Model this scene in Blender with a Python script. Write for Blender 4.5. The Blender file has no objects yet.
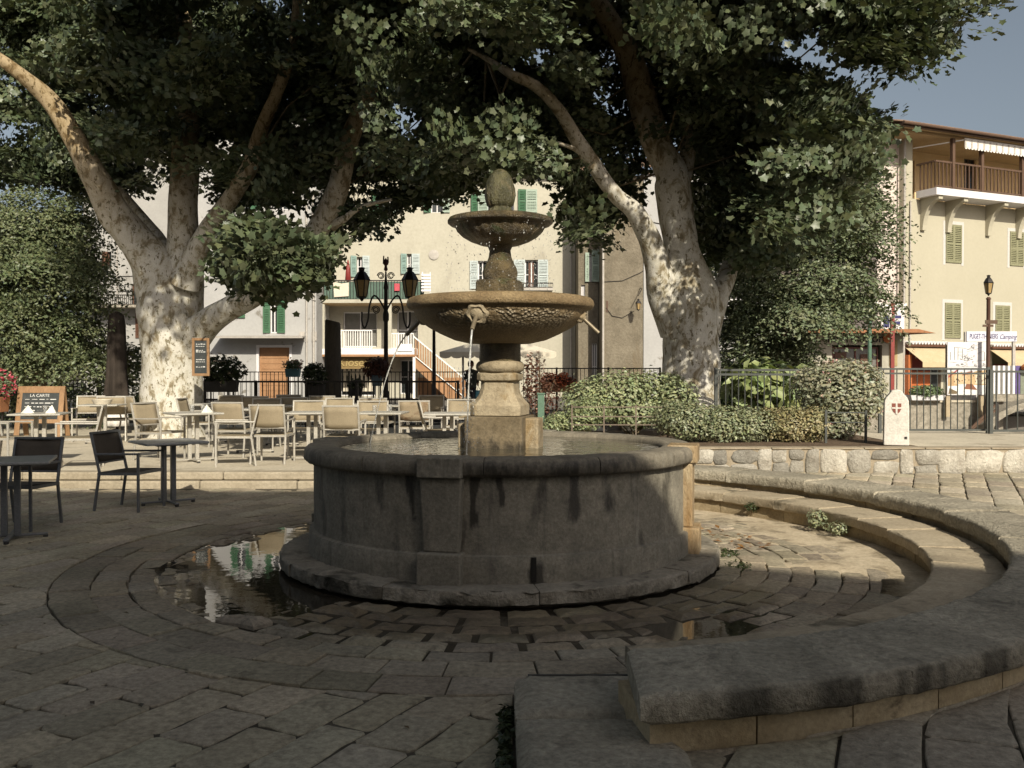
import bpy, math, random
import numpy as np
from mathutils import Vector, Matrix
rng = np.random.default_rng(11)
random.seed(5)
scene = bpy.context.scene
COL = scene.collection
F, H0, CAMZ = 950.0, 372.0, 1.55
def PX(px, Y): return (px - 512.0) / F * Y
def PZ(py, Y): return CAMZ - (py - H0) / F * Y
def P(px, py, Y): return Vector((PX(px, Y), Y, PZ(py, Y)))
CX, CY = -0.10, 7.98            # axis of the fountain and of the round paving
SUN_AZ, SUN_EL = 17.0, 32.0      # sun behind the viewer's right shoulder

# ------------------------------------------------------------------ materials
def new_mat(name):
    m = bpy.data.materials.new(name); m.use_nodes = True
    nt = m.node_tree; nt.nodes.clear()
    out = nt.nodes.new('ShaderNodeOutputMaterial')
    return m, nt, out
def N(nt, t, **kw):
    n = nt.nodes.new(t)
    for k, v in kw.items():
        if k in n.inputs: n.inputs[k].default_value = v
        else: setattr(n, k, v)
    return n
def ramp(nt, fac, stops):
    r = nt.nodes.new('ShaderNodeValToRGB')
    el = r.color_ramp.elements
    while len(el) < len(stops): el.new(0.5)
    for e, (p, c) in zip(el, stops):
        e.position = p
        e.color = (c[0], c[1], c[2], 1) if hasattr(c, '__len__') else (c, c, c, 1)
    nt.links.new(fac, r.inputs['Fac'])
    return r.outputs['Color']
def mix(nt, fac, a, b, mode='MIX'):
    n = nt.nodes.new('ShaderNodeMix'); n.data_type = 'RGBA'; n.blend_type = mode
    for sock, v in ((n.inputs[0], fac), (n.inputs[6], a), (n.inputs[7], b)):
        if isinstance(v, (int, float)): sock.default_value = v
        elif isinstance(v, tuple): sock.default_value = (v[0], v[1], v[2], 1)
        else: nt.links.new(v, sock)
    return n.outputs[2]
def coord(nt, scale=(1, 1, 1)):
    tc = nt.nodes.new('ShaderNodeTexCoord'); mp = nt.nodes.new('ShaderNodeMapping')
    mp.inputs['Scale'].default_value = scale
    nt.links.new(tc.outputs['Object'], mp.inputs['Vector'])
    return mp.outputs['Vector']
def noise(nt, scale, detail=4, rough=.6, vec=None, dist=0.0):
    n = N(nt, 'ShaderNodeTexNoise', Scale=scale, Detail=detail, Roughness=rough, Distortion=dist)
    nt.links.new(vec if vec is not None else coord(nt), n.inputs['Vector'])
    return n.outputs['Fac']
def tone(nt, col, name='tone'):
    a = nt.nodes.new('ShaderNodeAttribute'); a.attribute_name = name
    return mix(nt, 1.0, col, a.outputs['Color'], 'MULTIPLY')
def finish(nt, out, col, rough=.8, bump=None, bump_d=.01, bump_s=.5, metal=0.0, spec=.3):
    b = N(nt, 'ShaderNodeBsdfPrincipled', Metallic=metal)
    b.inputs['Specular IOR Level'].default_value = spec
    if isinstance(col, tuple): b.inputs['Base Color'].default_value = (*col, 1)
    else: nt.links.new(col, b.inputs['Base Color'])
    if isinstance(rough, (int, float)): b.inputs['Roughness'].default_value = rough
    else: nt.links.new(rough, b.inputs['Roughness'])
    if bump is not None:
        bp = N(nt, 'ShaderNodeBump', Strength=bump_s, Distance=bump_d)
        nt.links.new(bump, bp.inputs['Height']); nt.links.new(bp.outputs['Normal'], b.inputs['Normal'])
    nt.links.new(b.outputs[0], out.inputs['Surface'])
    return b
def mottled(name, c1, c2, scale=3.0, fine=40.0, rough=.85, bump_d=.006, bump_s=.5, use_tone=False, spec=.25, stain=None, metal=0.0, stretch=(1,1,1), fc=(.72, 1.2)):
    """two-tone stone, plaster or metal: broad patches, fine grain, optional stains with shapes of their own"""
    m, nt, out = new_mat(name)
    v = coord(nt, stretch)
    a = noise(nt, scale, 5, .65, v); f = noise(nt, fine, 4, .7, v)
    col = ramp(nt, a, [(.3, c1), (.7, c2)])
    g = ramp(nt, f, [(.25, fc[0]), (.75, fc[1])])
    col = mix(nt, 1.0, col, g, 'MULTIPLY')
    if stain:
        sc, lo, hi, scol, st = stain
        s = noise(nt, sc, 5, .6, coord(nt, st), .4)
        col = mix(nt, ramp(nt, s, [(lo, 0.0), (hi, 1.0)]), col, scol)
    if use_tone: col = tone(nt, col)
    finish(nt, out, col, rough, f, bump_d, bump_s, metal, spec)
    return m
def plain(name, c, rough=.5, metal=0.0, spec=.4, var=.15):
    return mottled(name, tuple(x*(1-var) for x in c), tuple(x*(1+var) for x in c), 6, 60, rough, .002, .25, spec=spec, metal=metal)

M = {}
def leafmat(name, c1, c2, transl=.3, gloss=.35):
    m, nt, out = new_mat(name)
    a = noise(nt, .9, 3, .6)
    col = tone(nt, ramp(nt, a, [(.3, c1), (.7, c2)]))
    b = N(nt, 'ShaderNodeBsdfPrincipled', Roughness=gloss + .05)
    b.inputs['Specular IOR Level'].default_value = .32
    nt.links.new(col, b.inputs['Base Color'])
    t = nt.nodes.new('ShaderNodeBsdfTranslucent')
    nt.links.new(mix(nt, 1.0, col, (1.25, 1.2, .55), 'MULTIPLY'), t.inputs['Color'])
    ms = N(nt, 'ShaderNodeMixShader', Fac=transl)
    nt.links.new(b.outputs[0], ms.inputs[1]); nt.links.new(t.outputs[0], ms.inputs[2])
    nt.links.new(ms.outputs[0], out.inputs['Surface'])
    return m
M['plane_leaf'] = leafmat('plane_leaf', (.064, .084, .042), (.116, .138, .080), .10)
M['small_leaf'] = leafmat('small_leaf', (.105, .135, .07), (.165, .19, .115), .12)
M['left_leaf'] = leafmat('left_leaf', (.095, .122, .058), (.16, .182, .10), .12)
M['hedge_leaf'] = leafmat('hedge_leaf', (.19, .215, .12), (.30, .315, .21), .10)
M['grey_leaf'] = leafmat('grey_leaf', (.20, .215, .14), (.33, .325, .23), .10)
M['dark_leaf'] = leafmat('dark_leaf', (.022, .034, .014), (.05, .065, .028), .12)
M['red_leaf'] = leafmat('red_leaf', (.06, .02, .015), (.10, .05, .03), .12)
M['flower'] = leafmat('flower', (.9, .9, .9), (1, 1, 1), .2)

def bark_mat():
    m, nt, out = new_mat('plane_bark')
    v = coord(nt, (1, 1, .62))
    n1 = noise(nt, 5.5, 6, .68, v, .5)
    n2 = noise(nt, 13, 5, .65, v, .4)
    n3 = noise(nt, 70, 3, .6, v)
    base = ramp(nt, n1, [(.34, (.20, .16, .10)), (.42, (.33, .285, .20)), (.47, (.50, .468, .385)), (.56, (.60, .575, .51))])
    patch = ramp(nt, n2, [(.385, 1.0), (.435, 0.0)])
    col = mix(nt, patch, base, (.19, .165, .105))
    col = mix(nt, 1.0, col, ramp(nt, n3, [(.2, .75), (.8, 1.15)]), 'MULTIPLY')
    # the thinner limbs keep their older, browner bark
    sx = nt.nodes.new('ShaderNodeSeparateXYZ'); nt.links.new(coord(nt), sx.inputs[0])
    zr_ = N(nt, 'ShaderNodeMapRange'); zr_.inputs['From Min'].default_value = 4.0; zr_.inputs['From Max'].default_value = 6.2; nt.links.new(sx.outputs['Z'], zr_.inputs['Value'])
    col = mix(nt, zr_.outputs[0], col, mix(nt, 1.0, col, (.62, .50, .34), 'MULTIPLY'))
    finish(nt, out, col, .85, mix(nt, .5, n2, n3), .02, .5)
    return m
M['bark'] = bark_mat()
M['twig'] = mottled('twig_bark', (.10, .075, .045), (.20, .16, .10), 4, 30)

def paving_mat(name, dry1, dry2):
    """stone tops; wet where the splash of the basin reaches (a real film of water: darker and glossier)"""
    m, nt, out = new_mat(name)
    v = coord(nt)
    a = noise(nt, 1.3, 5, .65, v); f = noise(nt, 26, 6, .75, v); sp = noise(nt, 90, 3, .6, v)
    col = ramp(nt, a, [(.28, dry1), (.72, dry2)])
    col = mix(nt, 1.0, col, ramp(nt, f, [(.28, .5), (.72, 1.36)]), 'MULTIPLY')
    col = mix(nt, ramp(nt, noise(nt, 5.5, 6, .7, v, .6), [(.56, 0.0), (.68, .6)]), col, tuple(x*.5 for x in dry1))
    col = tone(nt, col)
    wa = nt.nodes.new('ShaderNodeAttribute'); wa.attribute_name = 'wet'
    wn = noise(nt, 5, 4, .6, v)
    mth = N(nt, 'ShaderNodeMath', operation='ADD'); nt.links.new(wa.outputs['Fac'], mth.inputs[0])
    mm = N(nt, 'ShaderNodeMath', operation='MULTIPLY_ADD'); nt.links.new(wn, mm.inputs[0]); mm.inputs[1].default_value = .9; mm.inputs[2].default_value = -.45
    nt.links.new(mm.outputs[0], mth.inputs[1])
    wet = ramp(nt, mth.outputs[0], [(.38, 0.0), (.62, 1.0)])
    col = mix(nt, wet, col, mix(nt, 1.0, col, (.58, .55, .50), 'MULTIPLY'))
    finish(nt, out, col, ramp(nt, wet, [(0, .9), (1, .38)]), mix(nt, .35, f, sp), .018, .9, spec=.28)
    return m
M['cobble'] = paving_mat('cobble_stone', (.235, .20, .146), (.39, .335, .245))
M['flag'] = paving_mat('flag_stone', (.335, .29, .21), (.49, .425, .31))
M['flag_pale'] = paving_mat('pale_flag_stone', (.30, .26, .19), (.46, .40, .30))
M['bed'] = mottled('paving_bed', (.06, .051, .037), (.11, .094, .068), 4, 50, .95, .01, .7)
M['terrace'] = mottled('terrace_paving', (.44, .39, .30), (.57, .51, .40), 1.1, 24, .92, .01, .6, stain=(1.6, .58, .72, (.22, .18, .125), (1, 1, 1)))
M['kerb'] = mottled('kerb_stone', (.29, .245, .175), (.42, .365, .275), 2.4, 30, .9, .012, .7, stain=(3, .6, .75, (.16, .13, .09), (.4, 1, 1)))
M['soil'] = mottled('bed_soil', (.09, .062, .04), (.17, .12, .08), 5, 40, .95, .02, .8)
M['street'] = mottled('street_asphalt', (.13, .12, .105), (.19, .175, .15), 1, 60, .95)
M['coping'] = mottled('bench_coping', (.29, .262, .20), (.46, .41, .315), 2.0, 30, .88, .026, 1.0, use_tone=True, fc=(.55, 1.32), stain=(3.4, .60, .78, (.11, .098, .075), (1, 1, 3)))
M['facing'] = mottled('bench_facing', (.34, .26, .15), (.48, .39, .25), 4, 40, .9, .008, .6, use_tone=True, stain=(3.5, .62, .72, (.14, .11, .07), (1, 1, 1.5)))
M['rubble'] = mottled('rubble_stone', (.30, .27, .22), (.52, .49, .42), 5, 30, .92, .03, .9, use_tone=True)
M['mortar'] = mottled('rubble_mortar', (.24, .20, .14), (.36, .30, .22), 6, 40, .95)
M['bankwall'] = mottled('bank_masonry', (.20, .18, .14), (.42, .38, .31), 9, 50, .95, .03, .8)

def basin_mat(name, c1, c2):
    m, nt, out = new_mat(name)
    v = coord(nt)
    a = noise(nt, 2.2, 5, .65, v); f = noise(nt, 45, 5, .7, v); g = noise(nt, 11, 5, .7, v)
    col = ramp(nt, a, [(.3, c1), (.7, c2)])
    col = mix(nt, 1.0, col, ramp(nt, f, [(.25, .62), (.75, 1.28)]), 'MULTIPLY')
    col = mix(nt, 1.0, col, ramp(nt, g, [(.3, .75), (.7, 1.15)]), 'MULTIPLY')
    # faint run marks, long in z
    s = noise(nt, 4.6, 5, .62, coord(nt, (1, 1, .13)), .25)
    col = mix(nt, ramp(nt, s, [(.56, 0.0), (.68, .6)]), col, (.045, .04, .033))
    p = noise(nt, 7.5, 4, .6, coord(nt, (1, 1, .16)))
    col = mix(nt, ramp(nt, p, [(.60, 0.0), (.75, .55)]), col, (.32, .295, .24))
    # wet black runs where the basin overflows (their places are stored with the mesh)
    at = nt.nodes.new('ShaderNodeAttribute'); at.attribute_name = 'stain'
    w = N(nt, 'ShaderNodeMath', operation='MULTIPLY_ADD'); nt.links.new(noise(nt, 14, 4, .65, coord(nt, (1, 1, .35))), w.inputs[0]); w.inputs[1].default_value = 1.5; w.inputs[2].default_value = -.75
    ad = N(nt, 'ShaderNodeMath', operation='ADD'); nt.links.new(at.outputs['Fac'], ad.inputs[0]); nt.links.new(w.outputs[0], ad.inputs[1])
    wet = ramp(nt, ad.outputs[0], [(.36, 0.0), (.85, .85)])
    col = mix(nt, wet, col, (.024, .021, .017))
    col = tone(nt, col)
    finish(nt, out, col, ramp(nt, wet, [(0, .82), (1, .33)]), f, .008, .6)
    return m
M['basin'] = basin_mat('basin_stone', (.165, .150, .118), (.28, .252, .195))
M['rim'] = basin_mat('basin_rim_stone', (.15, .133, .102), (.28, .245, .185))
M['rim0'] = mottled('basin_rim_stone_old', (.095, .085, .066), (.20, .175, .13), 2.6, 40, .6, .008, .7, stain=(3.0, .54, .66, (.045, .04, .03), (1, 1, .3)))
M['rusty'] = mottled('lime_rust_stone', (.24, .14, .055), (.45, .36, .23), 6, 50, .6, .02, .9, stretch=(1, 1, .3))
M['plinth'] = mottled('plinth_stone', (.19, .17, .132), (.32, .285, .225), 2.2, 26, .75, .025, .9, stain=(3, .55, .68, (.05, .045, .032), (1, 1, 1)))
M['pedestal'] = mottled('pedestal_stone', (.24, .19, .12), (.40, .335, .23), 6, 34, .8, .014, .8, stain=(4, .58, .72, (.22, .145, .06), (1, 1, .5)))
M['base_wet'] = mottled('wet_ochre_stone', (.13, .085, .035), (.33, .26, .16), 4, 40, .45, .014, .7, stain=(2.4, .6, .72, (.06, .045, .025), (1, 1, .6)))
def bowl_mat():
    m, nt, out = new_mat('bowl_stone')
    v = coord(nt)
    a = noise(nt, 3.4, 5, .65, v); f = noise(nt, 55, 4, .7, v)
    col = ramp(nt, a, [(.3, (.18, .118, .055)), (.7, (.32, .235, .125))])
    col = mix(nt, 1.0, col, ramp(nt, f, [(.25, .55), (.75, 1.35)]), 'MULTIPLY')
    # pale lime crust under the lip
    cr = nt.nodes.new('ShaderNodeAttribute'); cr.attribute_name = 'crust'
    vo = N(nt, 'ShaderNodeTexVoronoi', Scale=38); nt.links.new(v, vo.inputs['Vector'])
    k = mix(nt, 1.0, cr.outputs['Color'], ramp(nt, noise(nt, 6, 3, .6, v), [(.36, 0.0), (.5, 1.0)]), 'MULTIPLY')
    col = mix(nt, k, col, ramp(nt, vo.outputs['Distance'], [(.1, (.44, .37, .26)), (.6, (.15, .115, .07))]))
    h = mix(nt, k, f, ramp(nt, vo.outputs['Distance'], [(0, 1.0), (.7, 0.0)]))
    finish(nt, out, col, .55, h, .025, .9, spec=.4)
    return m
M['bowl'] = bowl_mat()
M['moss_stone'] = mottled('wet_mossy_stone', (.045, .034, .018), (.20, .15, .075), 9, 60, .3, .03, 1.0, spec=.55, stain=(7, .55, .7, (.07, .085, .03), (1, 1, 1)))
M['finial'] = mottled('mossy_finial', (.040, .038, .016), (.13, .118, .055), 9, 60, .32, .02, .9, spec=.5, stain=(8, .58, .7, (.17, .13, .075), (1, 1, 1)))
M['iron'] = plain('wrought_iron', (.025, .022, .020), .5, .3)
M['rail_grey'] = plain('grey_green_rail', (.065, .07, .064), .55, .2)
M['rail_brown'] = plain('brown_rail', (.15, .115, .085), .6)
M['alu'] = plain('brushed_frame', (.40, .375, .325), .45, .15)
M['mesh'] = mottled('chair_mesh', (.25, .205, .135), (.32, .265, .18), 3, 120, .85, .002, .4)
M['mesh_stain'] = mottled('stained_chair_mesh', (.26, .205, .135), (.34, .275, .185), 3, 120, .85, .002, .4, stain=(3.2, .48, .60, (.13, .075, .04), (1, 1, 1)))
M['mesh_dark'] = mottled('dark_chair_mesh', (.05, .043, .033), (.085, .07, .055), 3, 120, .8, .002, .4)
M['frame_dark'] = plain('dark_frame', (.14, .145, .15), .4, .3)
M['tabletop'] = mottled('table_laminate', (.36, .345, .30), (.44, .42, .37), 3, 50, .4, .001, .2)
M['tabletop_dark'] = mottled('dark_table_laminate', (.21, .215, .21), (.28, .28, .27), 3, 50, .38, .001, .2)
M['paper'] = plain('napkin_paper', (.78, .76, .66), .8)
M['wood'] = mottled('varnished_wood', (.22, .125, .06), (.33, .20, .105), 3, 40, .5, .003, .4, stretch=(1, 1, .2))
M['slate'] = mottled('chalk_slate', (.035, .04, .04), (.06, .065, .065), 4, 30, .8)
M['chalk'] = plain('chalk', (.6, .6, .58), .9)
M['white_paint'] = plain('white_paint', (.74, .72, .68), .6, var=.06)
M['milestone'] = mottled('milestone_paint', (.56, .53, .47), (.68, .65, .59), 4, 50, .8, .006, .5)
M['red_paint'] = plain('red_paint', (.21, .03, .024), .5)
M['orange_paint'] = mottled('orange_paint', (.29, .155, .075), (.37, .21, .11), 2, 40, .7)
M['cloth_dark'] = mottled('dark_parasol_cloth', (.028, .022, .018), (.055, .043, .034), 3, 60, .9)
M['cloth_white'] = plain('white_cloth', (.7, .67, .62), .9)
M['cloth_cream'] = plain('cream_cloth', (.62, .56, .45), .9, var=.06)
M['column'] = mottled('dark_column_stone', (.075, .064, .05), (.13, .112, .09), 4, 40, .85, .012, .8, stretch=(1, 1, .25))
M['lamp_glass'] = plain('amber_lamp_glass', (.36, .25, .11), .25)
M['green_shutter'] = plain('green_shutter', (.045, .12, .06), .6)
M['pale_green_shutter'] = plain('pale_green_shutter', (.30, .37, .30), .6)
M['olive_shutter'] = plain('olive_shutter', (.225, .22, .13), .65)
M['blue_shutter'] = plain('faded_blue_shutter', (.42, .47, .46), .6)
M['teal_shutter'] = plain('teal_shutter', (.20, .29, .26), .6)
M['brown_shutter'] = plain('brown_shutter', (.10, .045, .025), .6)
M['glass'] = plain('window_glass', (.03, .035, .035), .12, spec=.6)
M['grey_glass'] = plain('grey_window', (.16, .155, .14), .3)
M['cream_wall'] = mottled('cream_plaster', (.385, .362, .292), (.445, .42, .342), .5, 8, .92, .004, .3, stain=(.8, .60, .78, (.26, .235, .19), (1, 1, .35)), fc=(.9, 1.07))
M['white_wall'] = mottled('white_plaster', (.335, .33, .32), (.40, .394, .382), .6, 9, .92, .006, .4, stain=(1.5, .62, .68, (.20, .185, .16), (1, 1, 1)), fc=(.9, 1.07))
M['grey_wall'] = mottled('grey_plaster', (.30, .292, .275), (.36, .352, .333), .7, 9, .92, .006, .4, fc=(.9, 1.07), stain=(1.2, .6, .7, (.26, .25, .23), (1, 1, .4)))
M['yellow_wall'] = mottled('yellow_cream_plaster', (.375, .348, .265), (.415, .385, .296), .35, 8, .92, .002, .2, fc=(.95, 1.04))
M['orange_wall'] = mottled('ochre_plaster', (.60, .43, .22), (.68, .51, .29), .8, 10, .92, fc=(.93, 1.05))
M['brown_wall'] = mottled('rough_brown_render', (.135, .115, .083), (.225, .195, .145), 1.2, 9, .95, .04, .9, stain=(1.1, .55, .7, (.15, .12, .08), (1, 1, .3)))
M['trim_white'] = plain('white_trim', (.66, .64, .64), .7, var=.05)
M['roof_tile'] = mottled('clay_roof_tile', (.17, .105, .07), (.28, .19, .13), 3, 20, .9, .03, .9)
M['tan_underside'] = mottled('tan_soffit', (.36, .25, .13), (.44, .32, .18), 2, 20, .9)
M['beam'] = plain('brown_timber', (.10, .058, .036), .7)
M['awning_tan'] = mottled('tan_awning', (.46, .36, .22), (.54, .43, .28), 2, 40, .9)
M['pipe'] = plain('zinc_pipe', (.40, .37, .33), .6)
M['brass'] = plain('old_brass', (.22, .18, .12), .45, .4)
M['turquoise'] = plain('turquoise_box', (.10, .22, .24), .6)
M['terracotta'] = plain('terracotta', (.33, .15, .07), .8)
M['dark_pot'] = plain('dark_pot', (.035, .032, .03), .7)
M['green_paint'] = plain('green_paint', (.09, .16, .11), .5)
M['navy'] = plain('navy_lettering', (.02, .02, .11), .6)
M['black_ink'] = plain('black_lettering', (.02, .02, .02), .7)
M['gold'] = plain('gilt_lettering', (.36, .27, .11), .5)
M['skin'] = plain('skin', (.42, .24, .16), .6)
M['hair'] = plain('auburn_hair', (.10, .035, .02), .6)
M['coat'] = plain('dark_green_coat', (.05, .058, .05), .85)
M['trousers'] = plain('dark_trousers', (.03, .03, .04), .85)
M['bag'] = plain('blue_bag', (.10, .28, .36), .6)
def water_mat(name, tint, rough, bscale, bd, spec=.5, alpha_dark=True):
    m, nt, out = new_mat(name)
    n = noise(nt, bscale, 3, .5, coord(nt))
    b = finish(nt, out, tint, rough, n, bd, .6, spec=spec)
    b.inputs['IOR'].default_value = 1.33
    return m
M['puddle'] = water_mat('puddle_water', (.028, .023, .016), .015, 9, .0012, .9)
M['basin_water'] = water_mat('basin_water', (.055, .05, .034), .03, 9, .02, .6)
def jet_mat():
    m, nt, out = new_mat('falling_water')
    b = finish(nt, out, (.75, .75, .72), .12, spec=.6)
    b.inputs['Transmission Weight'].default_value = .6
    b.inputs['IOR'].default_value = 1.33
    return m
M['jet'] = jet_mat()

# ------------------------------------------------------------------ mesh building
class MB:
    def __init__(s): s.v = []; s.f = []; s.m = []; s.t = []; s.w = []; s.n = 0; s.curtone = 1.0
    def add(s, verts, faces, mat=0, tone=None):
        verts = [tuple(v) for v in verts]
        s.v += verts; s.f += [tuple(i + s.n for i in f) for f in faces]; s.m += [mat] * len(faces)
        s.t += [s.curtone if tone is None else tone] * len(verts); s.n += len(verts)
        return s
    def box(s, c, size, rz=0.0, mat=0, tone=None, rx=0.0, ry=0.0):
        hx, hy, hz = size[0]/2, size[1]/2, size[2]/2
        R = Matrix.Rotation(rz, 3, 'Z') @ Matrix.Rotation(ry, 3, 'Y') @ Matrix.Rotation(rx, 3, 'X')
        vs = [R @ Vector((x, y, z)) + Vector(c) for x in (-hx, hx) for y in (-hy, hy) for z in (-hz, hz)]
        return s.add(vs, [(0,1,3,2), (4,6,7,5), (0,4,5,1), (2,3,7,6), (0,2,6,4), (1,5,7,3)], mat, tone)
    def b2(s, lo, hi, mat=0, tone=None):
        return s.box([(a+b)/2 for a, b in zip(lo, hi)], [abs(b-a) for a, b in zip(lo, hi)], 0, mat, tone)
    def bar(s, a, b, w, d=None, mat=0):
        a, b = Vector(a), Vector(b); d = d or w; L = (b-a).length
        q = (b-a).to_track_quat('Z', 'Y').to_matrix()
        c = (a+b)/2
        vs = [q @ Vector((x*w/2, y*d/2, z*L/2)) + c for x in (-1, 1) for y in (-1, 1) for z in (-1, 1)]
        return s.add(vs, [(0,1,3,2), (4,6,7,5), (0,4,5,1), (2,3,7,6), (0,2,6,4), (1,5,7,3)], mat)
    def tube(s, pts, rad, n=8, mat=0, cap=True, wob=0.0):
        pts = [Vector(p) for p in pts]
        if isinstance(rad, (int, float)): rad = [rad]*len(pts)
        vs, fs = [], []
        t0 = (pts[1]-pts[0]).normalized()
        ref = Vector((1, 0, 0)) if abs(t0.x) < .9 else Vector((0, 1, 0))
        nx = t0.cross(ref).normalized()
        for i, p in enumerate(pts):
            t = (pts[min(i+1, len(pts)-1)] - pts[max(i-1, 0)]).normalized()
            nx = (nx - t*nx.dot(t)).normalized(); ny = t.cross(nx)
            for k in range(n):
                a = 2*math.pi*k/n
                r = rad[i]*(1+wob*(random.random()-.5))
                vs.append(p + nx*math.cos(a)*r + ny*math.sin(a)*r)
        for i in range(len(pts)-1):
            for k in range(n):
                fs.append((i*n+k, i*n+(k+1) % n, (i+1)*n+(k+1) % n, (i+1)*n+k))
        if cap:
            fs.append(tuple(reversed(range(n)))); fs.append(tuple((len(pts)-1)*n+k for k in range(n)))
        return s.add(vs, fs, mat)
    def lathe(s, prof, n=48, c=(0, 0), mat=0, rfun=None, a0=0.0, cap=False):
        vs, fs = [], []
        for (r, z) in prof:
            for k in range(n):
                a = a0 + 2*math.pi*k/n
                rr = r if rfun is None else rfun(r, z, a)
                vs.append((c[0]+rr*math.sin(a), c[1]-rr*math.cos(a), z))
        for i in range(len(prof)-1):
            for k in range(n):
                fs.append((i*n+k, i*n+(k+1) % n, (i+1)*n+(k+1) % n, (i+1)*n+k))
        if cap:
            fs.append(tuple(range(n))[::-1]); fs.append(tuple((len(prof)-1)*n+k for k in range(n)))
        return s.add(vs, fs, mat)
    def build(s, name, mats, parent=None, smooth=False, wet=None, angle=None):
        me = bpy.data.meshes.new(name); me.from_pydata(s.v, [], s.f)
        if not isinstance(mats, (list, tuple)): mats = [mats]
        for m in mats: me.materials.append(m)
        me.polygons.foreach_set('material_index', s.m)
        ca = me.color_attributes.new('tone', 'FLOAT_COLOR', 'POINT')
        t = np.array([(x if hasattr(x, '__len__') else (x, x, x)) for x in s.t], dtype=np.float32).reshape(-1, 3)
        ca.data.foreach_set('color', np.c_[t, np.ones(len(t), np.float32)].astype(np.float32).ravel())
        if wet is not None:
            wa = me.attributes.new('wet', 'FLOAT', 'POINT'); wa.data.foreach_set('value', np.array(wet, np.float32))
        if smooth:
            me.polygons.foreach_set('use_smooth', [True]*len(me.polygons))
            if angle is not None: 
                me.set_sharp_from_angle(angle=math.radians(angle))
        me.validate(); me.update()
        o = bpy.data.objects.new(name, me); COL.objects.link(o)
        if parent is not None: o.parent = parent
        return o
def tag(o, label=None, cat=None, group=None, kind=None):
    if label: o['label'] = label
    if cat: o['category'] = cat
    if group: o['group'] = group
    if kind: o['kind'] = kind
    return o
def thing(name, label, cat, loc=(0, 0, 0), rz=0.0, group=None):
    o = bpy.data.objects.new(name, None); COL.objects.link(o)
    o.location = loc; o.rotation_euler = (0, 0, rz); o.empty_display_size = .2
    return tag(o, label, cat, group)
KIDS = {}
def copy_tree(o, parent=None):
    c = o.copy(); COL.objects.link(c); c.parent = parent
    for ch in [x for x in bpy.data.objects if x.parent == o]: copy_tree(ch, c)
    return c
def place(proto, used, loc, rz, label, group=None):
    o = proto if not used else copy_tree(proto)
    o.location = loc; o.rotation_euler = (0, 0, rz); o['label'] = label
    if group: o['group'] = group
    return o
def struct(o): o['kind'] = 'structure'; return o
def bevel(o, w=.008, seg=2):
    md = o.modifiers.new('bevel', 'BEVEL'); md.width = w; md.segments = seg; md.limit_method = 'ANGLE'; md.angle_limit = math.radians(40)
    return o
def text_obj(name, body, size, mat, parent, loc, rot, extrude=.004, shear=0.0, align='CENTER', sx=1.0):
    cu = bpy.data.curves.new(name, 'FONT'); cu.body = body; cu.size = size; cu.extrude = extrude; cu.shear = shear
    cu.align_x = align; cu.align_y = 'CENTER'
    t = bpy.data.objects.new(name, cu); COL.objects.link(t)
    dg = bpy.context.evaluated_depsgraph_get()
    me = bpy.data.meshes.new_from_object(t.evaluated_get(dg))
    bpy.data.objects.remove(t)
    me.materials.clear(); me.materials.append(mat)
    o = bpy.data.objects.new(name, me); COL.objects.link(o)
    o.parent = parent; o.location = loc; o.rotation_euler = rot; o.scale = (sx, 1, 1)
    return o

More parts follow.
